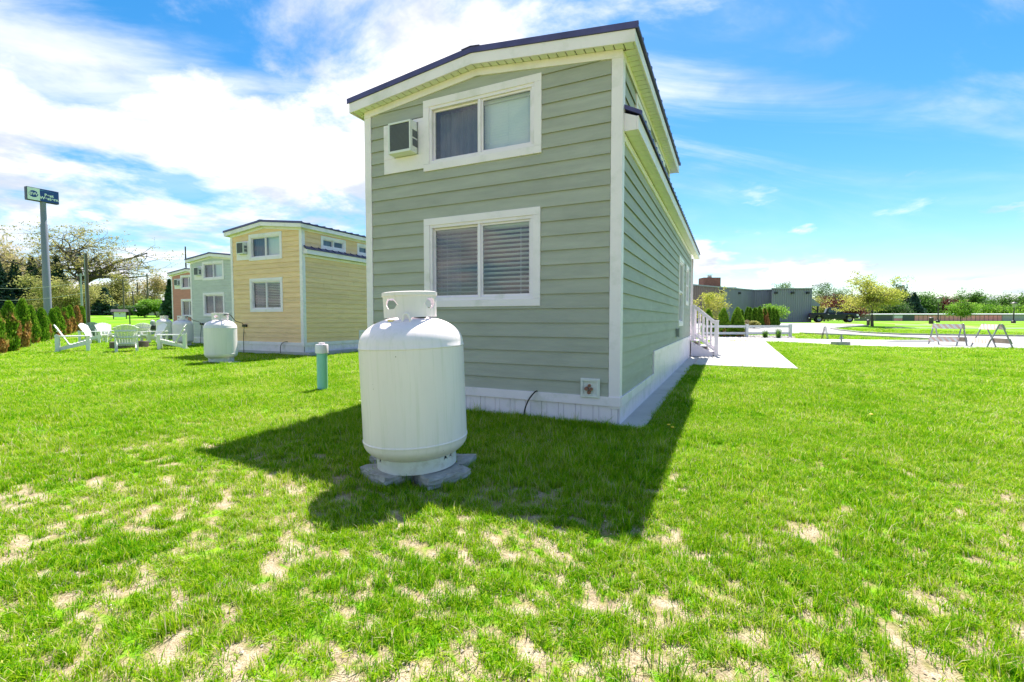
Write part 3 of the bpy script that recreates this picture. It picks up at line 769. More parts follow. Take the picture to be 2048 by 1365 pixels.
# steps at the green house's porch
st = thing('porch_steps', 'white porch steps with baluster railing beside the green house', 'steps', (-1.046, 4.897, 0.0))
TREAD = solid('tread_grey', (0.30, 0.28, 0.26), 0.7, 0.1)
sy0, sy1 = 10.35, 11.35
for k in range(3):
    x0 = 0.03 + 0.24 * k; z = 0.52 - 0.165 * k
    MB().box(x0 - 0.02, x0 + 0.26, sy0, sy1, z - 0.035, z).build('tread', WHITE, st, bevel=0.005)
    MB().box(x0 + 0.20, x0 + 0.22, sy0 + 0.02, sy1 - 0.02, z - 0.165, z - 0.036).build('riser', TREAD, st)
for y in (sy0, sy1 - 0.03):
    MB().prism([(0.03, 0.03), (0.62, 0.03), (0.72, 0.10), (0.03, 0.49)], lambda u, w, d: (u, d, w), y + 0.002, y + 0.028).build('stringer', VINYL, st)
    MB().box(0.69, 0.79, y - 0.04, y + 0.06, 0.03, 1.10).build('newel_post', WHITE, st, bevel=0.006)
    MB().box(0.675, 0.805, y - 0.055, y + 0.075, 1.1, 1.13).build('post_cap', WHITE, st, bevel=0.01)
    MB().box(0.03, 0.12, y - 0.035, y + 0.055, 0.52, 1.62).build('newel_post', WHITE, st, bevel=0.006)
    MB().bar((0.12, y + 0.01, 1.545), (0.69, y + 0.01, 1.06), 0.06, 0.085).build('hand_rail', WHITE, st, bevel=0.004)
    MB().bar((0.12, y + 0.01, 0.70), (0.69, y + 0.01, 0.22), 0.05, 0.07).build('bottom_rail', WHITE, st, bevel=0.004)
    for k in range(4):
        x = 0.12 + (k + 1) * 0.57 / 5
        MB().box(x - 0.017, x + 0.017, y - 0.007, y + 0.027, 0.70 - 0.842 * (x - 0.12) + 0.02, 1.545 - 0.851 * (x - 0.12) - 0.03).build('baluster', WHITE, st)
# ------------------------------------------------------------------ gas tanks
TANKW = solid('tank_white', (0.90, 0.79, 0.80), 0.5, 0.05, 3.0, (1, 1, 0.35), bump=0.05, bsc=12, dirt=((0.76, 0.69, 0.64), 7.0, (5.0, 5.0, 0.2)), coat=0.1)
def specks(mat, col, sc, thr):
    nt = mat.node_tree; b = next(n for n in nt.nodes if n.type == 'BSDF_PRINCIPLED'); src = b.inputs['Base Color'].links[0].from_socket
    f = ramp(nt, nz(nt, coords(nt), sc, 3, 0.6), [(thr, (0, 0, 0)), (thr + 0.03, (1, 1, 1))]); nt.links.new(mixc(nt, f, src, col), b.inputs['Base Color'])
specks(TANKW, (0.20, 0.13, 0.09), 26.0, 0.735)
RUSTW = solid('tank_foot', (0.70, 0.69, 0.66), 0.55, 0.10, 6.0, dirt=((0.42, 0.36, 0.28), 7.0))
BRASS = solid('yellow_tag', (0.65, 0.48, 0.05), 0.5, 0.1)
def ring_shell(r, z0, z1, n, holes, t=0.006, low=None, lean=0.0):
    """vertical ring with hexagonal hand holes: holes = [(angle, half width, zc, half height)]"""
    b = MB(); th = [2 * math.pi * k / n for k in range(n)]
    def hh(a):
        for c, w, zc, h in holes:
            d = abs((a - c + math.pi) % (2 * math.pi) - math.pi)
            if d < w: return zc, h * min(1.0, (w - d) / (w * 0.5))
        return (z0 + z1) / 2, 0.0
    def lo(a): return z0 + (low(a) if low else 0.0)
    for rr in (r, r - t):
        for a in th:
            zc, h = hh(a); q = rr
            for z in (lo(a), zc - h, zc + h, z1): b.v.append(((q + lean * (z - z0)) * math.cos(a), (q + lean * (z - z0)) * math.sin(a), z))
    O = 4 * n
    for k in range(n):
        k2 = (k + 1) % n
        for i in (0, 2):
            b.f.append((4 * k + i, 4 * k2 + i, 4 * k2 + i + 1, 4 * k + i + 1)); b.f.append((O + 4 * k + i, O + 4 * k + i + 1, O + 4 * k2 + i + 1, O + 4 * k2 + i))
        h1, h2 = hh(th[k])[1], hh(th[k2])[1]
        if h1 > 0 or h2 > 0:
            for i in (1, 2): b.f.append((4 * k + i, 4 * k2 + i, O + 4 * k2 + i, O + 4 * k + i))
        b.f.append((4 * k, O + 4 * k, O + 4 * k2, 4 * k2)); b.f.append((4 * k + 3, 4 * k2 + 3, O + 4 * k2 + 3, O + 4 * k + 3))
    return b
TANK_PROTO = None
def tank_parts(root):
    prof = [(0.0, 0.045)]
    for k in range(1, 13):
        a = k / 12 * math.pi / 2; prof.append((0.38 * math.sin(a) ** 0.85, 0.20 - 0.155 * math.cos(a)))
    prof += [(0.381, 0.205), (0.3845, 0.211), (0.3845, 0.218), (0.380, 0.223)]
    for k in range(1, 8): prof.append((0.380, 0.223 + k * 0.088))
    prof += [(0.380, 0.905), (0.3845, 0.910), (0.3845, 0.917), (0.381, 0.922)]
    for k in range(1, 14):
        a = k / 13 * math.pi / 2; prof.append((0.38 * math.cos(a) ** 0.82, 0.925 + 0.215 * math.sin(a)))
    MB().lathe(prof, 64).build('body', TANKW, root, smooth=True)
    hol = [(a, 0.31, 1.235, 0.038) for a in (R(-122), R(-28), R(60), R(150))]
    low = lambda a: (0.018 if abs(((a - R(-90) + math.pi) % (2 * math.pi)) - math.pi) > 0.22 else -0.012)
    co = ring_shell(0.190, 1.115, 1.315, 96, hol, 0.006, low, 0.02).build('collar', TANKW, root, smooth=True)
    MB().lathe([(0.190, 1.292), (0.201, 1.294), (0.201, 1.320), (0.188, 1.324), (0.184, 1.318)], 64).build('collar_rim', TANKW, root, smooth=True)
    MB().tube([(0, 0, 1.12), (0, 0, 1.19)], 0.035, 14).tube([(0, 0, 1.19), (0, 0, 1.27)], 0.018, 12).tube([(-0.09, 0, 1.21), (0.07, 0, 1.21)], 0.02, 12).lathe([(0, 1.27), (0.038, 1.272), (0.038, 1.288), (0, 1.29)], 16).build('valve', solid('valve_brass', (0.42, 0.36, 0.22), 0.35, 0.3, 8, metal=0.8), root, smooth=True)
    MB().tube([(0.09, -0.10, 1.12), (0.09, -0.10, 1.2)], 0.045, 14).build('gauge', solid('gauge_dark', (0.03, 0.03, 0.03), 0.4), root, smooth=True)
    lug = []
    for k in range(13):
        a = math.pi * k / 12; lug.append((0.03 * math.cos(a) + 0.02, -0.225 - 0.012 * math.sin(a), 1.075 + 0.085 * math.sin(a)))
    MB().tube(lug, 0.009, 8).build('lifting_lug', TANKW, root, smooth=True)
    MB().bar((-0.115, -0.185, 1.112), (-0.075, -0.205, 1.108), 0.02, 0.014).build('tag', BRASS, root)
    nt = [(R(-150), 0.055, 0.088, 0.013), (R(-140), 0.055, 0.088, 0.013), (R(-35), 0.06, 0.088, 0.013), (R(-22), 0.06, 0.088, 0.013), (R(80), 0.06, 0.088, 0.013)]
    ring_shell(0.292, 0.0, 0.118, 120, nt, 0.006).build('foot_ring', RUSTW, root, smooth=True)
TGRP = 'white gas tanks behind the tiny houses'
t1 = thing('gas_tank', 'large white gas tank leaning slightly in front of the green house', 'gas tank', (-2.10, 2.80, 0.075), R(25), TGRP)
t1.scale = (1, 1, 0.965); tank_parts(t1); t1.rotation_euler = (R(0.4), R(-2.0), R(25))
for k, (px, d, lab, rz) in enumerate(((441, 12.2, 'white gas tank in front of the yellow house', 60), (366, 20.2, 'white gas tank in front of the pale blue house', 40), (329, 26.2, 'white gas tank farthest away, in front of the salmon house', 75))):
    c = copy_tree(t1); p = P(px, d); c.location = p + Vector((0, 0, 0.05)); c.rotation_euler = (0, 0, R(rz)); c['label'] = lab
def paver(px_, x, y, z, rz, sx, sy, sz, lab, tilt=0.0):
    o = MB().box(-sx, sx, -sy, sy, -sz, sz).build('paver', PAVER, None)
    bm = bmesh.new(); bm.from_mesh(o.data); bmesh.ops.subdivide_edges(bm, edges=bm.edges[:], cuts=5, use_grid_fill=True); pr_ = random.Random(int(abs(x * 1000)))
    for v in bm.verts:
        e_ = sum((abs(abs(v.co[i]) - (sx, sy, sz)[i]) < 1e-5) for i in range(3)); k_ = 0.004 if e_ == 1 else 0.009
        v.co += Vector((pr_.uniform(-1, 1), pr_.uniform(-1, 1), pr_.uniform(-1, 1) if v.co.z < sz - 1e-4 or e_ > 1 else 0)) * k_ - (v.co * 0.03 if e_ >= 2 else Vector())
    bm.to_mesh(o.data); bm.free()
    o.location = (x, y, z); o.rotation_euler = (R(tilt), 0, R(rz)); tag(o, lab, 'paver', 'concrete pavers under the gas tanks'); return o
paver(0, -2.22, 2.60, 0.028, -22, 0.19, 0.12, 0.044, 'grey concrete paver under the near tank, front left')
paver(0, -1.835, 2.735, 0.030, 62, 0.175, 0.125, 0.044, 'grey concrete paver under the near tank, front right')
paver(0, -2.42, 2.86, 0.024, -15, 0.12, 0.11, 0.045, 'small grey concrete paver behind the near tank, at its left')
paver(0, -1.98, 3.02, 0.020, 10, 0.2, 0.14, 0.05, 'grey concrete paver under the back of the near tank')
q = P(441, 12.2); paver(0, q.x - 0.18, q.y - 0.05, 0.012, 20, 0.2, 0.2, 0.034, 'grey concrete paver under left of the yellow house\'s tank')
paver(0, q.x + 0.25, q.y + 0.05, 0.012, 25, 0.2, 0.2, 0.034, 'grey concrete paver under right of the yellow house\'s tank')
for px, d, lab in ((366, 20.2, 'grey concrete paver under the pale blue house\'s tank'), (329, 26.2, 'grey concrete paver under the salmon house\'s tank')):
    q = P(px, d); paver(0, q.x, q.y, q.z + 0.01, 20, 0.36, 0.3, 0.036, lab)
# supply hoses of the far tanks, held by a small black bracket on the wall
def supply(px, d, house, u, lab):
    q = P(px, d); hx, hy, _ = HOUSES[house]
    t = thing('gas_hose', lab, 'hose', (q.x, q.y, q.z), 0, 'black gas hoses from tanks to walls')
    w = Vector((hx + u - q.x, hy - 0.04 - q.y, 0.95 - q.z))
    hose('hose', [(0.05, 0, 1.26), (0.22, 0.12, 1.28), (w.x * 0.55, w.y * 0.55, 1.12), (w.x, w.y - 0.05, 0.98), (w.x, w.y - 0.06, 0.5), (w.x * 0.98, w.y - 0.1, 0.0)], 0.011, t)
    MB().box(w.x - 0.11, w.x + 0.11, w.y - 0.035, w.y + 0.01, w.z - 0.045, w.z + 0.045).build('regulator', BLACK, t, bevel=0.01)
supply(441, 12.2, 1, -2.75, 'black gas hose and regulator between yellow house and its tank')
supply(366, 20.2, 2, -2.6, 'black gas hose and regulator between pale blue house and its tank')

# teal clean-out pipe
q = P(643, 7.55)
t = thing('standpipe', 'teal plastic standpipe with white cap in the grass', 'pipe', (q.x, q.y, 0))
TEAL = solid('teal_pipe', (0.27, 0.60, 0.54), 0.35, 0.12, 3, (1, 1, 0.4))
MB().lathe([(0.0, -0.1), (0.083, -0.1), (0.083, 0.62), (0, 0.62)], 32).build('pipe', TEAL, t, smooth=True)
MB().lathe([(0.088, 0.60), (0.1, 0.602), (0.1, 0.735), (0.094, 0.745), (0.05, 0.747), (0.05, 0.775), (0, 0.776)], 32).build('cap', VINYL, t, smooth=True)

# ------------------------------------------------------------------ garden chairs round the fire pit
CHW = solid('chair_white', (0.80, 0.79, 0.76), 0.45, 0.05, 3.0)
CHG = solid('chair_green', (0.02, 0.09, 0.06), 0.45, 0.15, 3.0)
def adirondack(mat):
    root = thing('garden_chair', 'x', 'chair', (0, 0, 0), 0, 'slatted garden chairs round the fire pit')
    S = lambda u, w, d: (d, u, w)                       # side profile: u = forward(-y is front), w = z, d = x
    for s in (-1, 1):
        MB().box(s * 0.27 - 0.022, s * 0.27 + 0.022, -0.42, -0.32, 0.0, 0.52).build('front_leg', mat, root, bevel=0.006)
        MB().prism([(-0.46, 0.36), (-0.36, 0.40), (0.34, 0.16), (0.50, 0.0), (0.40, 0.0), (0.28, 0.08), (-0.46, 0.28)], S, s * 0.24 - 0.016, s * 0.24 + 0.016).build('side_rail', mat, root, bevel=0.004)
        MB().prism([(0.32, 0.0), (0.42, 0.0), (0.42, 0.60), (0.32, 0.56)], S, s * 0.285 - 0.016, s * 0.285 + 0.016).build('back_leg', mat, root, bevel=0.004)
        a = s * 0.22; b = s * 0.365
        MB().prism([(a, -0.46), (b, -0.46), (b + s * 0.0, -0.2), (s * 0.34, 0.2), (s * 0.31, 0.43), (s * 0.25, 0.43), (a, 0.0)], lambda u, w, d: (u, w, d), 0.525, 0.552).build('armrest', mat, root, bevel=0.006)
    for k in range(6):
        y = -0.44 + k * 0.088; z = 0.392 - 0.028 * k
        MB().box(-0.258, 0.258, y, y + 0.078, z + (0 if k else -0.03), z + 0.02).build('seat_slat', mat, root, bevel=0.004)
    n = 7
    for k in range(n):
        f = (k - 3) / 3.0; x0 = f * 0.185; x1 = f * 0.285; L = 0.80 - 0.10 * f * f
        y0, z0 = 0.06, 0.22; y1 = y0 + L * 0.46; z1 = z0 + L * 0.89
        w0, w1 = 0.054, 0.086
        m = MB(); pl = [(x0 - w0 / 2, 0), (x0 + w0 / 2, 0), (x1 + w1 / 2, 1 - 0.022 * f), (x1 - w1 / 2, 1 + 0.022 * f)]
        m.prism(pl, lambda u, w, d: (u, y0 + (y1 - y0) * w + d * 0.89, z0 + (z1 - z0) * w - d * 0.46), 0.0, 0.02); m.build('back_slat', mat, root, bevel=0.003)
    for t_, w_ in ((0.12, 0.22), (0.42, 0.27), (0.72, 0.27)):
        y = 0.06 + 0.80 * 0.46 * t_ + 0.03; z = 0.22 + 0.80 * 0.89 * t_ - 0.012
        MB().bar((-w_, y, z), (w_, y, z), 0.025, 0.06, (0, -0.46, 0.89)).build('back_rail', mat, root, bevel=0.003)
    return root
def face(deg): return R(deg) + YAW     # 0: front towards the camera, 180: front away, 90: towards the right
CH = [(145, 16.4, 88, CHW, 'white slatted garden chair seen side-on, leftmost, by the shrubs'),
      (252, 16.4, 180, CHW, 'white slatted garden chair seen from behind, nearest the fire pit'),
      (344, 17.8, -95, CHW, 'white slatted garden chair side-on at the right, by the gas tanks'),
      (186, 22.5, 62, CHW, 'white slatted garden chair in front of the dark green one'),
      (213, 23.8, 20, CHW, 'white slatted garden chair facing the camera, left of the centre chair'),
      (282, 23.0, 190, CHW, 'white slatted garden chair behind the centre chair, its back to us'),
      (308, 22.5, -60, CHW, 'white slatted garden chair angled left, before the farthest gas tank'),
      (190, 25.6, 15, CHG, 'dark green garden chair behind the white ones')]
pw_ = adirondack(CHW); pg_ = adirondack(CHG); usedw = usedg = False
for px, d, a, mt, lab in CH:
    if mt is CHW:
        c = pw_ if not usedw else copy_tree(pw_); usedw = True
    else: c = pg_
    c.location = P(px, d); c.rotation_euler = (0, 0, face(a) + math.atan((1024 - px) / 920)); c['label'] = lab; c.scale = (1.06, 1.06, 1.06)
q = P(258, 18.6)
t = thing('fire_pit', 'low round dark fire pit among the white garden chairs', 'fire pit', q)
MB().lathe([(0.50, 0.0), (0.62, 0.0), (0.62, 0.27), (0.50, 0.27)], 28, True).build('ring', solid('rusty_steel', (0.10, 0.075, 0.06), 0.7, 0.3, 6), t, smooth=True)
MB().lathe([(0, 0.05), (0.505, 0.05)], 20).build('ash_bed', solid('ash', (0.06, 0.055, 0.05), 0.95, 0.3, 12), t)

# ------------------------------------------------------------------ plants
def mesh_quads(name, co, rnd, mat, parent, extra=None, rnd_is_face=True):
    """co: (n,4,3) quads; rnd: (n,) face attribute"""
    n = len(co); me = bpy.data.meshes.new(name)
    me.vertices.add(n * 4); me.vertices.foreach_set('co', co.reshape(-1).astype(np.float32))
    me.loops.add(n * 4); me.loops.foreach_set('vertex_index', np.arange(n * 4, dtype=np.int32))
    me.polygons.add(n); me.polygons.foreach_set('loop_start', np.arange(0, n * 4, 4, dtype=np.int32))
    me.update(calc_edges=True)
    a = me.attributes.new('rnd', 'FLOAT', 'FACE'); a.data.foreach_set('value', rnd.astype(np.float32))
    return obj_from(name, me, mat, parent)
def leaf_quads(rs, c, size, up=0.35, aspect=1.6, jitter=0.35):
    n = len(c); nrm = rs.normal(size=(n, 3)); nrm[:, 2] += up * 2; nrm /= np.linalg.norm(nrm, axis=1)[:, None]
    t = rs.normal(size=(n, 3)); t -= nrm * np.sum(t * nrm, 1)[:, None]; t /= np.linalg.norm(t, axis=1)[:, None] + 1e-9
    b = np.cross(nrm, t); s = size * (1 + jitter * rs.normal(size=n)).clip(0.4, 1.8)
    t = t * (s * aspect / 2)[:, None]; b = b * (s / 2)[:, None]
    return np.stack([c - t, c - b * 0.9 + t * 0.1, c + t, c + b * 0.9 + t * 0.1], 1)
def grow(rs, base, h, spread, trunk_r, levels=4, trunk_frac=0.3, nchild=(5, 4, 3), lean=0.0, ang=(35, 65), curl=0.25, upb=0.25, ratio=0.62, topbias=False):
    """returns branch polylines [(pts, radii)] and tip points"""
    br = []; tips = []
    def branch(p, d, L, r, lv):
        n = 6 if lv < 2 else 4; pts = [p.copy()]; rad = [r]; dd = d.copy(); kids = []
        for i in range(n):
            dd = dd + rs.normal(size=3) * curl * (0.35 if lv == 0 else 1.0) * 0.5; dd[2] += upb * (0.15 if lv else 0.4) * (1 if lv < 2 else 0.4)
            dd /= np.linalg.norm(dd); p = p + dd * L / n; pts.append(p.copy()); rad.append(r * (1 - 0.72 * (i + 1) / n) if lv else r * (1 - 0.5 * (i + 1) / n))
            if lv > 0 or (i + 1) / n >= 0.999 or (i + 1) / n > trunk_frac * 1.6: kids.append((p.copy(), dd.copy(), rad[-1], (i + 1) / n))
        br.append((pts, rad))
        if lv >= levels - 1:
            for k in range(1, n + 1): tips.append(pts[k])
            return
        m = nchild[min(lv, len(nchild) - 1)]
        for k in range(m):
            kp, kd, kr, f = kids[int((k + rs.random()) / m * len(kids)) % len(kids)]
            a = R(rs.uniform(*ang)); az = rs.uniform(0, 2 * np.pi) if lv else 2 * np.pi * (k + rs.random() * 0.7) / m
            q = np.cross(kd, [0.3, 0.2, 1.0]); q /= np.linalg.norm(q) + 1e-9; w = np.cross(q, kd)
            nd = kd * math.cos(a) + (q * math.cos(az) + w * math.sin(az)) * math.sin(a)
            sc = spread if lv == 0 else 1.0
            branch(kp, nd, L * ratio * sc * rs.uniform(0.75, 1.15), max(0.006, kr * 0.75), lv + 1)
    d0 = np.array([lean, lean * 0.5, 1.0]); d0 /= np.linalg.norm(d0)
    branch(np.array(base, float), d0, h, trunk_r, 0)
    return br, np.array(tips)
BARK = solid('bark', (0.10, 0.085, 0.07), 0.9, 0.3, 4, (1, 1, 0.3), bump=0.6, bsc=14)
BARKL = solid('bark_pale', (0.17, 0.145, 0.12), 0.9, 0.3, 4, (1, 1, 0.3), bump=0.6, bsc=14)
def tree(name, label, px, d, H, W, mat, seed, nleaf=9000, leaf=0.16, group=None, trunk_r=None, levels=4, trunk_frac=0.3, nchild=(7, 5, 4), clump=0.45, up=0.3, ang=(35, 70), flat=1.0, curl=0.35, bark=None, upb=0.25, sink=0.0, dens_low=0.0):
    rs = np.random.default_rng(seed); q = P(px, d)
    root = thing(name, label, 'tree', (q.x, q.y, q.z - sink), rs.uniform(0, 6.28), group)
    br, tips = grow(rs, (0, 0, 0), H * 0.62, 1.05, trunk_r or H * 0.025, levels, trunk_frac, nchild, ang=ang, curl=curl, upb=upb)
    # straighten the crown over the trunk, then fit it into the height and width asked for
    mx_, my_, mz_ = tips.mean(0); br = [([np.array([p[0] - mx_ * p[2] / mz_, p[1] - my_ * p[2] / mz_, p[2]]) for p in pts], rad) for pts, rad in br]
    tips = np.stack([tips[:, 0] - mx_ * tips[:, 2] / mz_, tips[:, 1] - my_ * tips[:, 2] / mz_, tips[:, 2]], 1)
    tmax = np.percentile(tips[:, 2], 98); rmax = np.percentile(np.hypot(tips[:, 0], tips[:, 1]), 95)
    sz = (H * 0.97) / tmax; sr = (W / 2) / rmax
    m = MB()
    for pts, rad in br:
        m.tube([(p[0] * sr, p[1] * sr, p[2] * sz) for p in pts], rad, 6 if rad[0] > 0.05 else 4, cap=False)
    m.build('trunk', bark or BARK, root, smooth=True)
    tips = tips * np.array([sr, sr, sz]); tips = tips[tips[:, 2] > H * trunk_frac * 0.8]
    nleaf = int(nleaf * 1.7); leaf = leaf * 0.74
    c = tips[rs.integers(0, len(tips), nleaf)] + rs.normal(size=(nleaf, 3)) * clump * np.array([1, 1, 0.7 * flat])
    c[:, 2] = np.maximum(c[:, 2], 0.15)
    lq = leaf_quads(rs, c, leaf, up)
    tone = fbm(c[:, 0] + seed, c[:, 1] + c[:, 2] * 0.7, 0.9, 3)
    rnd = np.clip(0.5 + (tone - 0.5) * 1.6 + rs.normal(size=nleaf) * 0.16, 0, 1)
    mesh_quads('crown', lq, rnd, mat, root)
    return root
def conifer(name, label, px, d, H, W, mat, seed, n=9000, group=None, leaf=0.2, droop=0.35, sink=0.0, open_=0.25):
    rs = np.random.default_rng(seed); q = P(px, d)
    root = thing(name, label, 'tree', (q.x, q.y, q.z - sink), 0, group)
    MB().tube([(0, 0, 0), (0.02, 0, H * 0.5), (0, 0, H * 0.99)], [H * 0.022, H * 0.013, 0.012], 7).build('trunk', BARK, root, smooth=True)
    nb = max(30, n // 60); hb = (np.arange(nb) + rs.random(nb)) / nb; hb = 0.04 + 0.95 * hb ** 0.85
    az = np.arange(nb) * 2.399 + rs.normal(size=nb) * 0.2; Lb = (W / 2) * (1 - hb) ** 1.05 * rs.uniform(0.7, 1.15, nb) + 0.012 * W
    m = MB()
    for i in range(0, nb, 1):
        z = hb[i] * H; e = (Lb[i] * math.cos(az[i]), Lb[i] * math.sin(az[i])); m.tube([(0, 0, z), (e[0] * 0.6, e[1] * 0.6, z - droop * Lb[i] * 0.35), (e[0], e[1], z - droop * Lb[i] * 0.4)], [0.02, 0.012, 0.004], 3, cap=False)
    m.build('branches', BARK, root)
    k = rs.integers(0, nb, n); w = Lb[k]; t = rs.random(n) ** 0.6
    k = k; z = hb[k] * H; r = t * Lb[k]; side = rs.normal(size=n) * 0.16 * (1.2 - t) * Lb[k] * 1.3
    x = r * np.cos(az[k]) - side * np.sin(az[k]); y = r * np.sin(az[k]) + side * np.cos(az[k])
    zz = z - droop * r * 0.55 + droop * 0.15 * t * t * Lb[k] - np.abs(rs.normal(size=n)) * 0.10 * leaf * 4 * open_ * 2
    c = np.stack([x, y, np.maximum(zz, 0.05)], 1); lq = leaf_quads(rs, c, leaf, 0.25, 2.2)
    rnd = np.clip(0.35 + 0.35 * t + rs.normal(size=n) * 0.2, 0, 1)
    mesh_quads('crown', lq, rnd, mat, root); return root
L_OAK = leafmat('leaf_oak', [(0.20, 0.20, 0.05), (0.36, 0.33, 0.10), (0.52, 0.44, 0.18)], 0.5)
L_TAN = leafmat('leaf_tan', [(0.24, 0.20, 0.08), (0.42, 0.34, 0.15), (0.56, 0.46, 0.26)], 0.5)
L_OLIVE = leafmat('leaf_olive', [(0.17, 0.19, 0.05), (0.36, 0.36, 0.10), (0.55, 0.50, 0.20)], 0.5)
L_GREEN = leafmat('leaf_green', [(0.03, 0.09, 0.012), (0.09, 0.21, 0.025), (0.19, 0.34, 0.06)], 0.45)
L_DARK = leafmat('leaf_dark', [(0.012, 0.04, 0.016), (0.035, 0.095, 0.04), (0.08, 0.16, 0.08)], 0.25)
L_SPR = leafmat('needle_blue', [(0.012, 0.034, 0.024), (0.035, 0.085, 0.06), (0.09, 0.16, 0.12)], 0.2)
L_YEL = leafmat('leaf_yellowgreen', [(0.20, 0.24, 0.025), (0.40, 0.43, 0.06), (0.62, 0.58, 0.15)], 0.55)
L_MAR = leafmat('leaf_maroon', [(0.05, 0.012, 0.014), (0.14, 0.03, 0.03), (0.27, 0.07, 0.06)], 0.35)
L_MID = leafmat('leaf_mid', [(0.03, 0.075, 0.02), (0.09, 0.17, 0.05), (0.19, 0.28, 0.10)], 0.4)
L_BR = leafmat('leaf_bright', [(0.08, 0.20, 0.015), (0.18, 0.36, 0.03), (0.34, 0.50, 0.08)], 0.5)
TG = 'trees beyond the garden chairs'
tree('oak_tree', 'big spreading oak with sparse pale leaves behind the lamp pole', 170, 78, 16.2, 23.0, L_OAK, 3, 5600, 0.21, TG, 0.62, 5, 0.22, (9, 6, 5, 4), 0.24, 0.3, (38, 72), 0.8, 0.6, BARK, 0.22)
tree('tall_tree', 'pale tan-leaved tree at the left edge behind the dark spruces', 22, 92, 15.0, 19, L_TAN, 4, 7000, 0.30, TG, 0.45, 4, 0.25, (9, 7, 6), 0.8, 0.3, bark=BARKL)
tree('tall_tree', 'pale leafy tree behind the blue sign\'s pole', 70, 98, 11.0, 12, L_TAN, 5, 5200, 0.30, TG, 0.4, 4, 0.25, (9, 7, 6), 0.7, 0.3, bark=BARKL)
conifer('spruce_tree', 'dark blue spruce at the far left edge', 2, 70, 8.6, 6.2, L_SPR, 6, 9000, TG, 0.19)
conifer('spruce_tree', 'dark spruce second from the left edge', 36, 72, 8.7, 5.4, L_SPR, 7, 9000, TG, 0.19)
conifer('spruce_tree', 'dark spruce just left of the sign pole', 70, 73, 9.4, 6.0, L_SPR, 8, 9000, TG, 0.19)
conifer('spruce_tree', 'dark spruce just right of the sign pole', 119, 74, 9.6, 6.4, L_SPR, 9, 9000, TG, 0.19)
conifer('spruce_tree', 'short broad blue-green spruce left of the notice board', 212, 66, 3.9, 5.0, L_SPR, 10, 6500, TG, 0.19)
tree('ornamental_tree', 'pale yellow-green spreading shrub tree at the sign pole\'s foot', 132, 64, 4.9, 8.6, L_OLIVE, 12, 11000, 0.17, TG, 0.09, 4, 0.08, (9, 7, 5), 0.36, 0.3, (50, 80))
tree('ornamental_tree', 'olive green round tree behind the notice board', 232, 72, 6.0, 6.0, L_OLIVE, 13, 8500, 0.19, TG, 0.14, 4, 0.15, (8, 6, 5), 0.45)
tree('ornamental_tree', 'pale yellowish tree under the oak, behind the lamp pole', 200, 84, 5.4, 6.5, L_OLIVE, 15, 4800, 0.21, TG, 0.14, 4, 0.15, (8, 6, 5), 0.5)
tree('bare_tree', 'pinkish tan tree behind the utility poles', 312, 80, 6.9, 6.6, L_TAN, 16, 5200, 0.17, TG, 0.16, 4, 0.2, (8, 6, 5), 0.42, bark=BARKL)
conifer('conifer_tree', 'dark green pointed conifer beside the salmon house', 342, 50, 4.3, 2.4, L_DARK, 17, 6500, TG, 0.14)
def bush(name, label, px, d, H, W, mat, seed, n=5000, leaf=0.09, group=None, cat='bush', up=0.4):
    rs = np.random.default_rng(seed); q = P(px, d); root = thing(name, label, cat, q, 0, group)
    lob = [(rs.uniform(-0.35, 0.35) * W, rs.uniform(-0.35, 0.35) * W, rs.uniform(0.35, 0.75) * H, rs.uniform(0.24, 0.36)) for _ in range(11)]
    m = MB()
    for lx, ly, lz, _ in lob: m.tube([(lx * 0.15, ly * 0.15, 0), (lx * 0.7, ly * 0.7, lz * 0.7), (lx, ly, lz)], [0.025, 0.014, 0.005], 4, cap=False)
    m.build('stems', BARK, root)
    k = rs.integers(0, len(lob), n); v = rs.normal(size=(n, 3)); v /= np.linalg.norm(v, axis=1)[:, None]; v *= (rs.random(n) ** 0.33 * rs.uniform(0.85, 1.12, n))[:, None]
    L_ = np.array(lob)[k]; c = L_[:, :3] + v * np.stack([L_[:, 3] * W, L_[:, 3] * W, L_[:, 3] * H * 0.95], 1); c[:, 2] = np.abs(c[:, 2])
    rnd = np.clip(0.5 + rs.normal(size=n) * 0.2 + 0.3 * (fbm(c[:, 0] + seed, c[:, 1] + c[:, 2], 2.5 / max(W, 0.5), 2) - 0.5), 0, 1)
    mesh_quads('foliage', leaf_quads(rs, c, leaf, up), rnd, mat, root); return root
BG = 'bushes beyond the garden chairs'
bush('round_bush', 'bright green rounded bush left of the dark conifer', 318, 55, 2.1, 3.0, L_BR, 21, 6500, 0.12, BG)
bush('round_bush', 'dark green grassy bush below the utility poles', 292, 54, 1.5, 2.0, L_GREEN, 22, 4500, 0.11, BG)
bush('round_bush', 'low green bush beside the notice board', 262, 64, 1.4, 2.6, L_MID, 23, 4200, 0.13, BG)
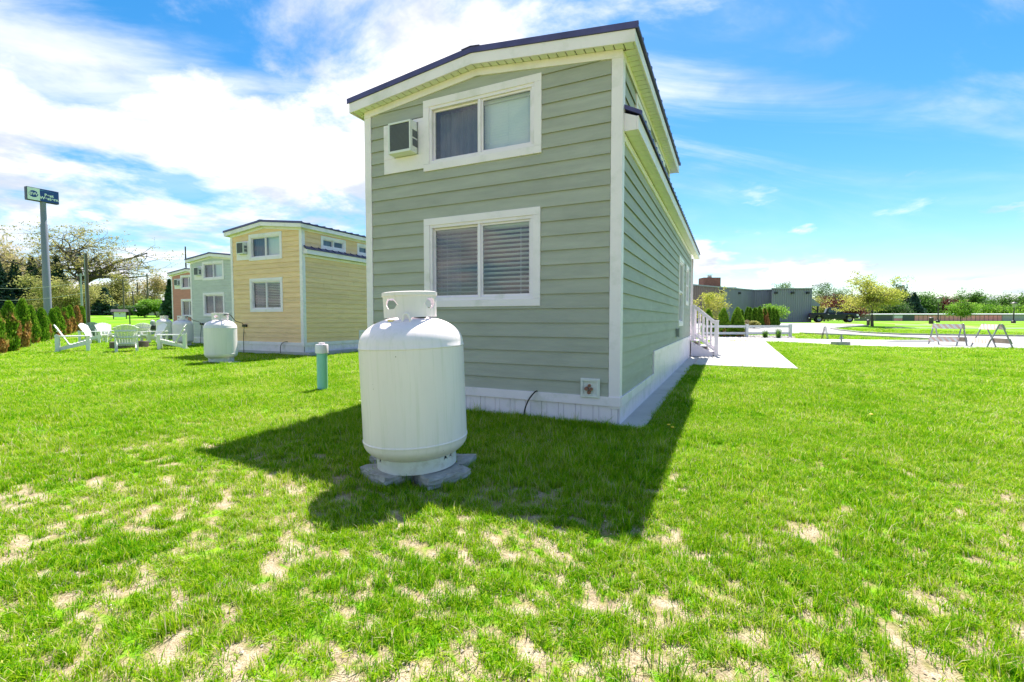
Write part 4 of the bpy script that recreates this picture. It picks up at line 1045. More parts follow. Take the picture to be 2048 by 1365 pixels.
# arborvitae
def arb_mat():
    m, nt, out = new_mat('arborvitae'); K = nt.links.new
    at = nt.nodes.new('ShaderNodeAttribute'); at.attribute_name = 'rnd'; ab = nt.nodes.new('ShaderNodeAttribute'); ab.attribute_name = 'brown'
    g = ramp(nt, at.outputs['Fac'], [(0, (0.045, 0.12, 0.008)), (0.5, (0.17, 0.34, 0.02)), (1, (0.36, 0.48, 0.05))])
    b = ramp(nt, at.outputs['Fac'], [(0, (0.20, 0.10, 0.03)), (0.5, (0.52, 0.27, 0.09)), (1, (0.68, 0.45, 0.20))])
    c = mixc(nt, ab.outputs['Fac'], g, b); d = nt.nodes.new('ShaderNodeBsdfPrincipled'); K(c, d.inputs['Base Color']); d.inputs['Roughness'].default_value = 0.6
    d.inputs['Specular IOR Level'].default_value = 0.2
    t = nt.nodes.new('ShaderNodeBsdfTranslucent'); K(c, t.inputs[0]); mx = nt.nodes.new('ShaderNodeMixShader'); mx.inputs[0].default_value = 0.35
    K(d.outputs[0], mx.inputs[1]); K(t.outputs[0], mx.inputs[2]); K(mx.outputs[0], out.inputs[0]); return m
ARB = arb_mat()
def arborvitae(label, pos, H, W, seed, brown, n=5200, group=None, leaf=0.07, dark=0.0):
    rs = np.random.default_rng(seed); root = thing('arborvitae', label, 'shrub', pos, rs.uniform(0, 6), group)
    MB().tube([(0, 0, 0), (0.01, 0.01, H * 0.5), (0, 0, H * 0.93)], [0.035, 0.022, 0.006], 6).build('trunk', BARK, root, smooth=True)
    t = rs.random(n) ** 0.9; az = rs.uniform(0, 2 * np.pi, n)
    prof = (1 - t) ** 0.55 * (0.70 + 0.55 * np.minimum(t / 0.22, 1) * 0.55) ; lump = 0.78 + 0.5 * vnoise(az * 1.9 + seed * 3, t * 7.0, 1.0)
    r = W / 2 * prof * lump * rs.uniform(0.72, 1.08, n) * np.where(rs.random(n) < 0.25, rs.uniform(0.4, 1, n), 1)
    lean = rs.normal(size=2) * 0.03
    c = np.stack([r * np.cos(az) + lean[0] * t * H, r * np.sin(az) + lean[1] * t * H, 0.04 + t * (H - 0.06)], 1)
    # upright flattened sprays
    s = leaf * rs.uniform(0.6, 1.4, n); up_ = np.stack([np.cos(az) * 0.35, np.sin(az) * 0.35, np.ones(n)], 1) + rs.normal(size=(n, 3)) * 0.3
    up_ /= np.linalg.norm(up_, axis=1)[:, None]; sd = np.cross(up_, rs.normal(size=(n, 3))); sd /= np.linalg.norm(sd, axis=1)[:, None] + 1e-9
    u = up_ * (s * 1.1)[:, None]; b = sd * (s * 0.45)[:, None]
    lq = np.stack([c - u * 0.6, c - b, c + u, c + b], 1)
    f = vnoise(az * 0.9 + seed, t * 3.0 + seed, 1.0); f2 = vnoise(az * 3 + seed, t * 12, 1.0)
    br = sstep(0.42, 0.62, brown * 1.15 - t * 0.75 + (f - 0.5) * 0.85 + (f2 - 0.5) * 0.35 + 0.15) if brown > 0 else np.zeros(n)
    o = mesh_quads('foliage', lq, np.clip(0.5 - dark + rs.normal(size=n) * 0.22, 0, 1), ARB, root)
    a = o.data.attributes.new('brown', 'FLOAT', 'FACE'); a.data.foreach_set('value', np.asarray(br, np.float32))
    return root
AG = 'row of browning arborvitae along the lawn'
ROW = [(-14, 15.2, 1.75, .8, 'cut off by the left edge'), (14, 16.4, 1.80, .62, 'tallest near one, first fully seen from the left'), (37, 18.6, 1.98, .62, 'second fully seen from the left'), (60, 21.6, 1.80, .6, 'third from the left, orange at its foot'),
       (78, 23.2, 1.72, .48, 'fourth from the left, mostly green'), (91, 25.0, 1.70, .55, 'fifth from the left, before the sign pole'), (104, 26.6, 1.72, .68, 'sixth from the left, with an orange stem side'), (119, 28.6, 1.8, .55, 'seventh from the left, behind the side-on chair'),
       (131, 30.2, 1.75, .75, 'eighth from the left, thin and brown'), (141, 31.6, 1.9, .6, 'ninth from the left, tall and narrow'), (152, 33.0, 1.85, 1.25, 'entirely dead and orange'), (166, 34.6, 1.8, .25, 'last and greenest, beside the lamp pole')]
for k, (px, d, H, br, lab) in enumerate(ROW):
    arborvitae('arborvitae in the brown-patched row, ' + lab, P(px, d), H, 0.68, 50 + k, br - (0.14 if br < 1 else 0), 5200 if k < 6 else 3000, AG, 0.062 if k < 6 else 0.08)
# ------------------------------------------------------------------ tall sign
def text_mesh(body, size, mat, parent, name, M, bold=0.0, shear=0.0):
    cu = bpy.data.curves.new(name, 'FONT'); cu.body = body; cu.size = size; cu.extrude = 0.012; cu.offset = bold; cu.align_x = 'CENTER'; cu.align_y = 'CENTER'; cu.shear = shear
    to = bpy.data.objects.new('tmp_text', cu); COL.objects.link(to)
    dg = bpy.context.evaluated_depsgraph_get(); me = bpy.data.meshes.new_from_object(to.evaluated_get(dg))
    bpy.data.objects.remove(to); me.transform(M); me.name = name
    return obj_from(name, me, mat, parent)
SD = 55.0; q = P(64, SD); SBL = solid('sign_blue', (0.012, 0.045, 0.24), 0.35, 0.06, 1.0); SWH = solid('sign_white', (0.72, 0.74, 0.78), 0.4, 0.05, 1.0)
SCAB = solid('sign_cabinet', (0.02, 0.03, 0.08), 0.45, 0.1); SPOLE = solid('sign_pole', (0.20, 0.195, 0.27), 0.55, 0.08, 1.0, (1, 1, 0.2)); SLT = solid('sign_light_blue', (0.12, 0.30, 0.62), 0.4, 0.05)
sg = thing('pole_sign', 'tall blue and white hotel sign on a thick grey pole', 'sign', q)
SLEN, SHT = 2.9, 1.53; zb_ = CAMZ + (640 - 402.5) / 920 * SD - q.z; zt_ = zb_ + SHT
MB().box(-0.30, 0.30, 0, SLEN, zb_, zt_).build('cabinet', SCAB, sg, bevel=0.05)
for s_ in (1, -1):
    x = 0.302 * s_
    f = lambda u, w, d: (x + s_ * d, u if s_ > 0 else SLEN - u, w)
    MB().prism(rect(0.06, SLEN * 0.40, zb_ + 0.06, zt_ - 0.06), f, 0, 0.012).build('white_face', SWH, sg)
    bl = MB().prism(rect(SLEN * 0.40 + 0.002, SLEN - 0.06, zb_ + 0.06, zt_ - 0.06), f, 0, 0.012).build('blue_face', SBL, sg)
    el = [(SLEN * 0.205 + 0.41 * math.cos(a * math.pi / 16), (zb_ + zt_) / 2 + 0.39 * math.sin(a * math.pi / 16)) for a in range(32)]
    MB().prism(el, f, 0.0125, 0.02).build('oval', SBL, sg)
    # pale arc across the blue panel
    m = MB(); ring = []
    for k in range(25):
        u = SLEN * 0.41 + (SLEN * 0.55) * k / 24; w = zt_ - 0.30 + 0.12 * math.sin(math.pi * min(1, k / 24 * 1.1 + 0.15)) - 0.05 * (k / 24); t_ = 0.045 * (1 - k / 26)
        ring.append((u, w, t_))
    for a, b in zip(ring[:-1], ring[1:]): m.prism([(a[0], a[1]), (b[0], b[1]), (b[0], b[1] + b[2]), (a[0], a[1] + a[2])], f, 0.0125, 0.016)
    m.build('arc', SLT, bl)
    Rm = Matrix(((0, 0, s_, 0), (s_, 0, 0, 0), (0, 1, 0, 0), (0, 0, 0, 1)))
    def at_(u, w): return Matrix.Translation((x + s_ * 0.022, u if s_ > 0 else SLEN - u, w)) @ Rm
    text_mesh('BW', 0.49, SWH, sg, 'emblem_lettering', at_(SLEN * 0.205, (zb_ + zt_) / 2), 0.012)
    text_mesh('Best', 0.47, SWH, sg, 'lettering', at_(SLEN * 0.68, zb_ + 0.84), 0.016)
    text_mesh('Western.', 0.47, SWH, sg, 'lettering', at_(SLEN * 0.695, zb_ + 0.46), 0.016)
py_ = SLEN * 0.52
m = MB()
m.lathe([(0.37, -1), (0.37, 5.8), (0.345, 5.9), (0.33, 11.2), (0.285, 11.3), (0.27, zb_ + 0.1)], 24, c=(0, py_, 0)); m.build('pole', SPOLE, sg, smooth=True)

# ------------------------------------------------------------------ poles, wires, board, lamp at the left
WOODP = solid('weathered_pole', (0.13, 0.10, 0.085), 0.85, 0.25, 3, (4, 4, 0.3)); GREYP = solid('grey_pole', (0.30, 0.33, 0.34), 0.5, 0.1); DKM = solid('dark_metal', (0.035, 0.03, 0.03), 0.5, 0.2)
PG = 'utility poles beyond the lawn'
def pole(label, px, d, top_y, mat=WOODP, r=0.11, arms=((0.94, 0.55),), lean=0.0, armang=0.6, name='utility_pole'):
    p = P(px, d); H = CAMZ + (640 - top_y) / 920 * d - p.z; t = thing(name, label, 'pole', p, 0, PG)
    MB().tube([(0, 0, -0.3), (lean * H * 0.5, 0, H * 0.5), (lean * H, 0, H)], [r, r * 0.85, r * 0.65], 10).build('shaft', mat, t, smooth=True)
    for f, w in arms:
        c, s = math.cos(armang), math.sin(armang); z = H * f; x0 = lean * z
        a = MB().bar((x0 - w * c, -w * s, z), (x0 + w * c, w * s, z), 0.06, 0.07).build('crossarm', mat, t)
        m = MB()
        for k in (-0.85, -0.4, 0.4, 0.85): m.tube([(x0 + k * w * c, k * w * s, z + 0.06), (x0 + k * w * c, k * w * s, z + 0.15)], 0.025, 6)
        m.build('insulators', GREYP, a)
    return p + Vector((lean * H, 0, H))
pa = pole('brown utility pole with a crossarm nearest the notice board', 249.5, 62, 558)
pb = pole('leaning thin utility pole right of the hooked lamp', 270, 70, 583, r=0.12, lean=-0.07)
pc = pole('utility pole at the low house\'s gable, right of the leaning pole', 278, 75, 566, r=0.13, arms=())
pd = pole('tall brown utility pole in front of the pinkish tree', 298, 64, 548, r=0.12)
pe_ = pole('dark steel pole with a crossarm rising over the salmon house roof', 376, 85, 495, DKM, 0.16, ((0.62, 1.6),), armang=0.2)
pf = pole('thin grey pole left of the lamp pole', 166, 58, 548, GREYP, 0.13, ((0.95, 0.5),))
# lamp pole: green-grey lower half, brown upper
p = P(178.5, 34); H = CAMZ + (640 - 508) / 920 * 34 - p.z; t = thing('lamp_pole', 'two-tone grey and brown lamp pole behind the garden chairs', 'pole', p)
MB().tube([(0, 0, -0.2), (0, 0, H)], [0.10, 0.07], 12).build('shaft', WOODP, t, smooth=True)
MB().tube([(-0.09, -0.08, -0.2), (-0.08, -0.06, H * 0.98)], [0.05, 0.04], 8).build('conduit', GREYP, t, smooth=True)
MB().bar((0, 0, H * 0.97), (-0.5, -0.2, H * 0.985), 0.06, 0.06).box(-0.75, -0.45, -0.3, -0.1, H * 0.97, H * 1.0).build('lamp_head', DKM, t)
# overhead wires
WIREM = solid('wire', (0.42, 0.42, 0.45), 0.5, 0.05)
def wire(label, a, b, sag, r=0.012):
    a = Vector(a); b = Vector(b); pts = []
    for k in range(25):
        t_ = k / 24; v = a.lerp(b, t_); v.z -= sag * 4 * t_ * (1 - t_); pts.append(v - a)
    o = MB().tube(pts, r, 5).build('overhead_wire', WIREM, None); o.location = a; tag(o, label, 'wire', 'overhead wires at the left'); return o
def PZ(px, d, y): return P(px, d) * Vector((1, 1, 0)) if False else Vector((P(px, d).x, P(px, d).y, CAMZ + (640 - y) / 920 * d))
wire('pale overhead wire crossing the sign pole, upper', PZ(-60, 50, 570), PZ(178, 34.2, 563), 0.5)
wire('pale overhead wire crossing the sign pole, lower', PZ(-60, 50, 594), PZ(178, 34.2, 585), 0.5)
wire('thin wire between the notice board pole and the tall pole', pa - Vector((0, 0, 0.5)), pd - Vector((0, 0, 0.5)), 0.5, 0.015)
wire('thin wire from the tall pole to the steel pole', pd - Vector((0, 0, 0.4)), PZ(376, 85, 535), 1.0, 0.015)
wire('thin wire from the tall pole running behind the salmon house', PZ(298, 64, 585), PZ(380, 66, 590), 0.4, 0.012)
# notice board
p = P(241, 50); t = thing('notice_board', 'roofed white notice board on the far lawn', 'notice board', p, YAW + R(25)); t.scale = (0.62, 0.62, 0.8)
MB().box(-0.95, -0.83, -0.06, 0.06, 0, 1.15).build('post', DKM, t); MB().box(0.83, 0.95, -0.06, 0.06, 0, 1.15).build('post', DKM, t)
MB().box(-0.83, 0.83, -0.04, 0.02, 0.28, 0.95).build('board', solid('board_white', (0.75, 0.74, 0.74), 0.5, 0.05), t)
MB().prism([(-0.5, 0.98), (0.5, 0.98), (0.0, 1.32)], lambda u, w, d: (d, u, w), -1.15, 1.15).build('roof', solid('board_roof', (0.10, 0.085, 0.09), 0.8, 0.2), t)
MB().prism([(-0.09, 0.66), (0.09, 0.66), (0.06, 0.82), (-0.06, 0.82)], GA, 0.041, 0.045).build('emblem', solid('board_emblem', (0.45, 0.16, 0.08), 0.5), t)
# hooked lamp
p = P(260.5, 33); t = thing('hook_lamp', 'slim dark lamp with a hooked top on the lawn', 'lamp', p, YAW)
pts = [(0, 0, 0), (0, 0, 1.45)] + [(0.30 - 0.30 * math.cos(a), 0, 1.45 + 0.30 * math.sin(a)) for a in (0.3, 0.6, 0.9, 1.2, 1.57, 1.9)]
MB().tube(pts, 0.035, 8).build('shaft', DKM, t, smooth=True)
MB().lathe([(0.0, 0.10), (0.04, 0.09), (0.05, 0.0), (0.13, -0.09), (0.13, -0.11), (0, -0.10)], 14, c=(0.40, 0, 1.60)).build('shade', DKM, t, smooth=True)
# grey pedestal by the far tank
p = P(306, 30); t = thing('utility_pedestal', 'small grey and black utility pedestal left of the farthest tank', 'pedestal', p, YAW)
MB().box(-0.12, 0.12, -0.1, 0.1, 0, 0.85).build('post', solid('pedestal_grey', (0.34, 0.35, 0.37), 0.5), t, bevel=0.02); MB().box(-0.2, 0.2, -0.16, 0.16, 0.35, 0.62).build('box', BLACK, t, bevel=0.02); MB().lathe([(0.12, 0.85), (0.12, 0.92), (0, 1.0)], 12).build('cap', solid('pedestal_cap', (0.6, 0.62, 0.66), 0.4), t)
# low houses far left
BRICKH = solid('brick_far', (0.26, 0.11, 0.075), 0.9, 0.2, 3)
def far_house(label, px, d, w, dp, hw, hr, wallm, roofm, rz):
    p = P(px, d); t = thing('low_house', label, 'house', p, YAW + R(rz), 'low houses beyond the lawn')
    MB().box(-w / 2, w / 2, -dp / 2, dp / 2, -0.3, hw).build('wall', wallm, t)
    MB().prism([(-dp / 2 - 0.4, hw), (dp / 2 + 0.4, hw), (0, hw + hr)], lambda u, ww, d_: (d_, u, ww), -w / 2 - 0.4, w / 2 + 0.4).build('roof', roofm, t)
    for k in (-0.28, 0.05, 0.3):
        wn = MB().box(k * w - 0.5, k * w + 0.5, -dp / 2 - 0.03, -dp / 2 - 0.002, 0.9, hw - 0.35).build('window', VINYL, t)
        MB().box(k * w - 0.42, k * w + 0.42, -dp / 2 - 0.04, -dp / 2 - 0.031, 0.98, hw - 0.43).build('pane', solid('dark_pane', (0.03, 0.035, 0.04), 0.1), wn)
    return t
far_house('low brick house with a terracotta roof behind the lamp pole', 196, 88, 9, 7, 1.4, 1.4, BRICKH, solid('terracotta_roof', (0.46, 0.20, 0.13), 0.85, 0.15, 2), 12)
far_house('grey-roofed pale house behind the leaning utility pole', 285, 92, 5, 6, 2.7, 1.6, solid('far_wall', (0.45, 0.40, 0.36), 0.8), solid('grey_roof', (0.22, 0.21, 0.24), 0.8), 60)

# ------------------------------------------------------------------ right: commercial building
CORR = solid('grey_corrugated', (0.235, 0.235, 0.30), 0.5, 0.12, 0.5, (1, 1, 0.3)); CORB = solid('brown_corrugated', (0.23, 0.155, 0.14), 0.55, 0.15, 0.5)
CORN = solid('cornice_grey', (0.28, 0.29, 0.31), 0.5, 0.1); DKT = solid('flood_dark', (0.02, 0.02, 0.025), 0.5)
BRK = solid('chimney_brick', (0.22, 0.10, 0.075), 0.9, 0.25, 6, bump=0.3, bsc=20); RTU = solid('rooftop_unit', (0.50, 0.48, 0.46), 0.6, 0.1)
q0 = P(1505, 69)
cb = thing('commercial_building', 'long flat-roofed building clad in dark grey corrugated metal', 'building', q0, YAW)
HB = 4.75
def cl_(px, d):   # local (lateral, depth) of the building frame
    l = (px - 1024) / 920 * d; l0 = (1505 - 1024) / 920 * 69; return ((l - l0), (d - 69))
def facade(name, a, b, mat, z0=-0.4, z1=HB, pitch=0.30):
    a = np.array(a); b = np.array(b); L_ = np.linalg.norm(b - a); t_ = (b - a) / L_; nn = np.array([t_[1], -t_[0]])
    n = max(2, int(L_ / pitch)); pts = []
    for k in range(n):
        for f, dp in ((0.0, 0.0), (0.45, 0.0), (0.55, 0.06), (0.9, 0.06)): pts.append(a + t_ * (k + f) * L_ / n + nn * dp)
    pts.append(b); m = MB()
    for p_ in pts: m.v += [(p_[0], p_[1], z0), (p_[0], p_[1], z1)]
    for k in range(len(pts) - 1): m.f.append((2 * k, 2 * k + 2, 2 * k + 3, 2 * k + 1))
    o = m.build(name, mat, cb, recalc=False); return o
A0, A1, A2, B1, C1, C2 = cl_(1378, 58), cl_(1436, 62.5), cl_(1505, 69), cl_(1542, 68.2), cl_(1543, 65.5), cl_(1622, 65.5)
facade('brown_wall', A0, A1, CORB, pitch=0.45); facade('wall', A1, A2, CORR, pitch=0.36); facade('wall', A2, B1, CORR); facade('wall', B1, C1, CORR); facade('wall', C1, C2, CORR, pitch=0.30)
R1 = cl_(1622, 65.5); far = 22
facade('side_wall', C2, (C2[0] + 1.2, C2[1] + far), CORR)
m = MB(); out_ = [A0, A1, A2, B1, C1, C2, (C2[0] + 1.2, C2[1] + far), (A0[0], A0[1] + 34)]
m.prism(out_, lambda u, w, d: (u, w, d), HB - 0.25, HB - 0.02); m.build('flat_roof', CORN, cb)
for a, b in ((A0, A1), (A1, A2), (A2, B1), (B1, C1), (C1, C2)):
    MB().bar((a[0], a[1] - 0.03, HB + 0.01), (b[0], b[1] - 0.03, HB + 0.01), 0.26, 0.16).build('parapet_cap', CORN, cb)
for px, d in ((1442, 62.8), (1476, 66.1), (1549, 65.3), (1582, 65.3), (1612, 65.3)):
    c = cl_(px, d); MB().box(c[0] - 0.16, c[0] + 0.16, c[1] - 0.35, c[1] - 0.02, HB - 0.75, HB - 0.45).build('flood_light', DKT, cb)
c = cl_(1417, 66); MB().box(c[0] - 1.2, c[0] + 1.2, c[1] - 0.9, c[1] + 0.9, HB - 0.02, HB + 1.55).build('chimney', BRK, cb)
ch = MB().box(c[0] - 0.22, c[0] + 0.22, c[1] - 0.22, c[1] + 0.22, HB + 1.551, HB + 1.85); ch.box(c[0] - 0.33, c[0] + 0.33, c[1] - 0.33, c[1] + 0.33, HB + 1.95, HB + 2.0)
for sx in (-0.2, 0.2): ch.box(c[0] + sx - 0.02, c[0] + sx + 0.02, c[1] - 0.02, c[1] + 0.02, HB + 1.851, HB + 1.949)
ch.build('chimney_cap', RTU, cb)
c = cl_(1448, 74); MB().box(c[0] - 1.6, c[0] + 1.4, c[1] - 1, c[1] + 1, HB - 0.01, HB + 0.75).build('rooftop_unit', RTU, cb, bevel=0.03)
c = cl_(1467, 76); MB().box(c[0] - 0.7, c[0] + 0.7, c[1] - 0.7, c[1] + 0.7, HB - 0.01, HB + 0.5).build('rooftop_unit', BRK, cb, bevel=0.03)
# porch roof at its right end
m = MB(); m.prism([(C2[0] + 0.05, 3.55), (C2[0] + 1.35, 2.55), (C2[0] + 1.35, 2.25), (C2[0] + 0.05, 2.35)], lambda u, w, d: (u, d, w), C2[1] + 0.3, C2[1] + 6.0); m.build('porch_roof', CORN, cb)
MB().box(C2[0] + 1.1, C2[0] + 1.25, C2[1] + 0.4, C2[1] + 0.55, -0.4, 2.25).build('porch_post', DKM, cb); MB().bar((C2[0] + 0.2, C2[1] + 0.45, 2.2), (C2[0] + 1.15, C2[1] + 0.45, 1.5), 0.1, 0.1).build('brace', DKM, cb)

# ------------------------------------------------------------------ pickup truck
BODY = solid('black_paint', (0.010, 0.014, 0.040), 0.3, 0.1, 2.0, coat=0.15, spec=0.3); CHR = solid('chrome', (0.72, 0.74, 0.78), 0.15, 0.03, metal=1.0); TYRE = solid('tyre', (0.015, 0.015, 0.015), 0.85, 0.2); RIM = solid('wheel_rim', (0.25, 0.26, 0.28), 0.3, 0.1, metal=0.8)
CGL = solid('car_glass', (0.05, 0.09, 0.16), 0.15, 0.05, spec=0.3); LAMP = solid('head_lamp', (0.8, 0.82, 0.85), 0.1, 0.02)
p = P(1664, 64.0)
tk = thing('pickup_truck', 'black crew-cab pickup truck with chrome front, parked by the grey building', 'truck', p, YAW - R(24)); tk.scale = (0.97, 0.97, 1.08)
S = lambda u, w, d: (u, d, w)
def side_poly(cut):   # wheel-arched side outline
    pl = [(-2.9, 0.55), (-2.88, 1.18), (-0.75, 1.20), (1.05, 1.20), (2.2, 1.14), (2.80, 1.05), (2.88, 0.85), (2.86, 0.5)]
    bot = []
    for cx in (1.85, -1.75):
        for k in range(9):
            a = math.pi * k / 8; bot.append((cx + 0.52 * math.cos(a), 0.45 + 0.50 * math.sin(a)))
        if cx > 0: bot.append((cx - 0.56, 0.42)); bot.append((-1.2, 0.42))
    return pl + bot
MB().prism(side_poly(0), S, -0.96, 0.96).build('body', BODY, tk, bevel=0.03, smooth=True)
MB().prism([(-0.95, 1.205), (1.18, 1.205), (0.42, 1.86), (-0.72, 1.88)], S, -0.80, 0.80).build('cab', BODY, tk, bevel=0.06, smooth=True)
for s in (-1, 1):
    y = s * 0.802
    f = lambda u, w, d: (u, s * d, w)
    MB().prism([(-0.66, 1.26), (-0.02, 1.26), (-0.02, 1.76), (-0.58, 1.76)], f, 0.803, 0.815).build('window', CGL, tk)
    MB().prism([(0.04, 1.26), (0.98, 1.26), (0.44, 1.76), (0.04, 1.76)], f, 0.803, 0.815).build('window', CGL, tk)
    for u in (-0.75, 0.15):
        MB().prism(rect(u, u + 0.17, 1.02, 1.06), f, 0.962, 0.985).build('door_handle', CHR, tk)
    MB().box(0.85, 1.0, s * 1.0 - 0.1, s * 1.0 + 0.1, 1.22, 1.45).build('mirror', BODY, tk, bevel=0.03)
    MB().prism([(2.62, 0.82), (2.875, 0.80), (2.83, 1.02), (2.62, 1.04)], f, 0.70, 0.967).build('headlight', LAMP, tk)
    MB().box(-2.91, -2.885, s * 0.85 - 0.09, s * 0.85 + 0.09, 0.75, 1.12).build('tail_light', solid('tail_red', (0.35, 0.01, 0.01), 0.2), tk)
    for cx in (1.85, -1.75):
        w = MB(); w.lathe([(0.24, -0.13), (0.40, -0.13), (0.43, -0.09), (0.43, 0.09), (0.40, 0.13), (0.24, 0.13)], 24, True); w.v = [(a + cx, b_ * 0 + s * 0.84 + c_, 0.43 + b_) for a, b_, c_ in w.v]
        wo = w.build('wheel', TYRE, tk, smooth=True)
        w = MB(); w.lathe([(0.0, 0.06), (0.08, 0.07), (0.10, 0.02), (0.245, 0.05), (0.245, -0.1)], 20); w.v = [(a + cx, s * 0.84 + s * (c_ + 0.05), 0.43 + b_) for a, b_, c_ in w.v]; w.build('rim', RIM, wo, smooth=True)
MB().prism([(0.52, 1.82), (1.16, 1.26), (1.19, 1.28), (0.55, 1.85)], S, -0.72, 0.72).build('windscreen', CGL, tk)
MB().box(2.865, 2.92, -0.66, 0.66, 0.72, 1.03).build('grille', CHR, tk, bevel=0.02); MB().box(2.80, 3.0, -0.95, 0.95, 0.45, 0.70).build('bumper', CHR, tk, bevel=0.04); MB().box(-3.02, -2.90, -0.9, 0.9, 0.48, 0.66).build('bumper', CHR, tk, bevel=0.03)
MB().box(-2.8, -1.0, -0.80, 0.80, 1.19, 1.215).build('bed_cover', TYRE, tk)

# ------------------------------------------------------------------ right: fence, shrubs, bed
FENW = solid('fence_white', (0.62, 0.62, 0.64), 0.5, 0.06, 3)
ft = thing('rail_fence', 'low white two-rail fence behind the gravel bed', 'fence', P(1537, 28.5), YAW)
for px in (1406, 1493.5, 1580.5):
    x = (px - 1537) / 920 * 28.5; MB().box(x - 0.075, x + 0.075, -0.075, 0.075, -0.15, 0.80).build('post', FENW, ft, bevel=0.012)
    MB().box(x - 0.09, x + 0.09, -0.09, 0.09, 0.80, 0.83).build('post_cap', FENW, ft, bevel=0.01)
for a, b in ((1406, 1493.5), (1493.5, 1580.5)):
    x0 = (a - 1537) / 920 * 28.5 + 0.076; x1 = (b - 1537) / 920 * 28.5 - 0.076
    for z in (0.62, 0.20): MB().box(x0, x1, -0.035, 0.035, z, z + 0.14).build('rail', FENW, ft, bevel=0.006)
bed = [GP(1395, 676.0), GP(1592, 679.2), GP(1592, 673.5), GP(1395, 669.5)]
sheet('gravel_bed', bed, solid('bed_soil', (0.30, 0.25, 0.20), 0.95, 0.3, 6, bump=0.6), 0.012, cell=1.0)
STONE = solid('bed_stone', (0.48, 0.44, 0.42), 0.85, 0.25, 5)
rs = np.random.default_rng(5); m = MB(); bx0 = np.array(bed[0]); bx1 = np.array(bed[1]); bx2 = np.array(bed[3])
for k in range(700):
    u, v = rs.random(), rs.random() * 0.8; p_ = bx0 + (bx1 - bx0) * u + (bx2 - bx0) * v; r_ = rs.uniform(0.04, 0.10)
    z = float(terrain(*p_)) + 0.03
    vs_ = [(p_[0] + r_ * a * rs.uniform(.7, 1.1), p_[1] + r_ * b * rs.uniform(.7, 1.1), z + r_ * c * 0.6) for a, b, c in ((1, 0, 0), (-1, 0, 0), (0, 1, 0), (0, -1, 0), (0, 0, 1), (0, 0, -1))]
    m.add(vs_, [(0, 2, 4), (2, 1, 4), (1, 3, 4), (3, 0, 4), (2, 0, 5), (1, 2, 5), (3, 1, 5), (0, 3, 5)])
o = m.build('bed_stones', STONE, None); tag(o, 'pale stones mulching the bed under the white fence', 'stones', kind='stuff')
AR = 'green arborvitae on the right'
arborvitae('green arborvitae half hidden behind the step railing', P(1416, 31), 1.75, 0.9, 81, 0.0, 5000, AR, 0.07)
arborvitae('pointed green arborvitae right beside the steps\' newel post', P(1445.5, 29), 1.80, 0.92, 82, 0.12, 6500, AR, 0.065)
arborvitae('pointed green arborvitae left of the white fence post', P(1474, 29), 1.86, 0.98, 83, 0.12, 6500, AR, 0.065)
HG = 'dark arborvitae round the domed bush'
for k, (px, d, H) in enumerate(((1483, 47, 1.65), (1493, 46, 1.95), (1500, 45.5, 1.9), (1507, 45, 1.85), (1513, 45, 1.8), (1520, 44.5, 2.0), (1531, 44.5, 1.85), (1539, 45, 1.9), (1545, 45.5, 1.85), (1551, 46, 1.7))):
    nm = ['first', 'second', 'third', 'fourth', 'fifth', 'sixth', 'seventh', 'eighth', 'ninth', 'last'][k]
    arborvitae('dark green arborvitae before the grey building, %s from the left of its clump' % nm, P(px, d), H, 0.72, 90 + k, 0.9 if k == 6 else 0.0, 2400, HG, 0.09, 0.22)
bush('domed_bush', 'bright green domed bush rising behind the dark arborvitae', 1526, 48.5, 2.35, 3.6, L_BR, 31, 7000, 0.10)
FG = 'low shrubs before the domed bush'
L_PINK = leafmat('leaf_spirea', [(0.10, 0.12, 0.04), (0.30, 0.25, 0.12), (0.46, 0.34, 0.24)], 0.4)
bush('low_shrub', 'low pinkish shrub left of the dark arborvitae clump', 1490, 43, 0.75, 1.1, L_PINK, 32, 2600, 0.07, FG)
bush('low_shrub', 'low pale green shrub in front of the dark arborvitae', 1508, 42.6, 0.72, 1.0, L_OLIVE, 33, 2600, 0.07, FG)
def grass_tuft(label, px, d, H, seed):
    rs = np.random.default_rng(seed); p = P(px, d); root = thing('grass_tuft', label, 'plant', p, 0, 'ornamental grasses in the bed')
    n = 90; a = rs.uniform(0, 6.28, n); b0 = rs.normal(size=(n, 2)) * 0.05; L_ = H * rs.uniform(0.6, 1.1, n); out = rs.uniform(0.1, 0.6, n)
    base = np.stack([b0[:, 0], b0[:, 1], np.zeros(n)], 1); dr = np.stack([np.cos(a), np.sin(a), np.zeros(n)], 1); sd = np.stack([-np.sin(a), np.cos(a), np.zeros(n)], 1) * 0.012
    mid = base + dr * (L_ * out * 0.35)[:, None] + np.array([0, 0, 1]) * (L_ * 0.6)[:, None]; tip = base + dr * (L_ * out)[:, None] + np.array([0, 0, 1]) * L_[:, None]
    q1 = np.stack([base - sd, base + sd, mid + sd, mid - sd], 1); q2 = np.stack([mid - sd, mid + sd, tip + sd * 0.1, tip - sd * 0.1], 1)
    mesh_quads('blades', np.concatenate([q1, q2]), np.tile(rs.random(n), 2), L_GREEN, root)
grass_tuft('ornamental grass tuft in the bed, nearer the middle fence post', 1531, 27.6, 0.5, 41); grass_tuft('ornamental grass tuft in the bed, nearer the right fence post', 1557, 27.2, 0.62, 42)
tree('flowering_tree', 'small yellow flowering tree against the brown corrugated wall', 1420, 42, 3.3, 2.9, L_YEL, 61, 2600, 0.10, None, 0.05, 4, 0.3, (7, 5, 4), 0.18, 0.3, (40, 70))
tree('parkway_tree', 'spreading yellow-green tree on the grass island', 1744, 47, 5.0, 6.6, L_YEL, 62, 9500, 0.11, None, 0.15, 4, 0.40, (10, 6, 5), 0.24, 0.5, (52, 78), 0.5)
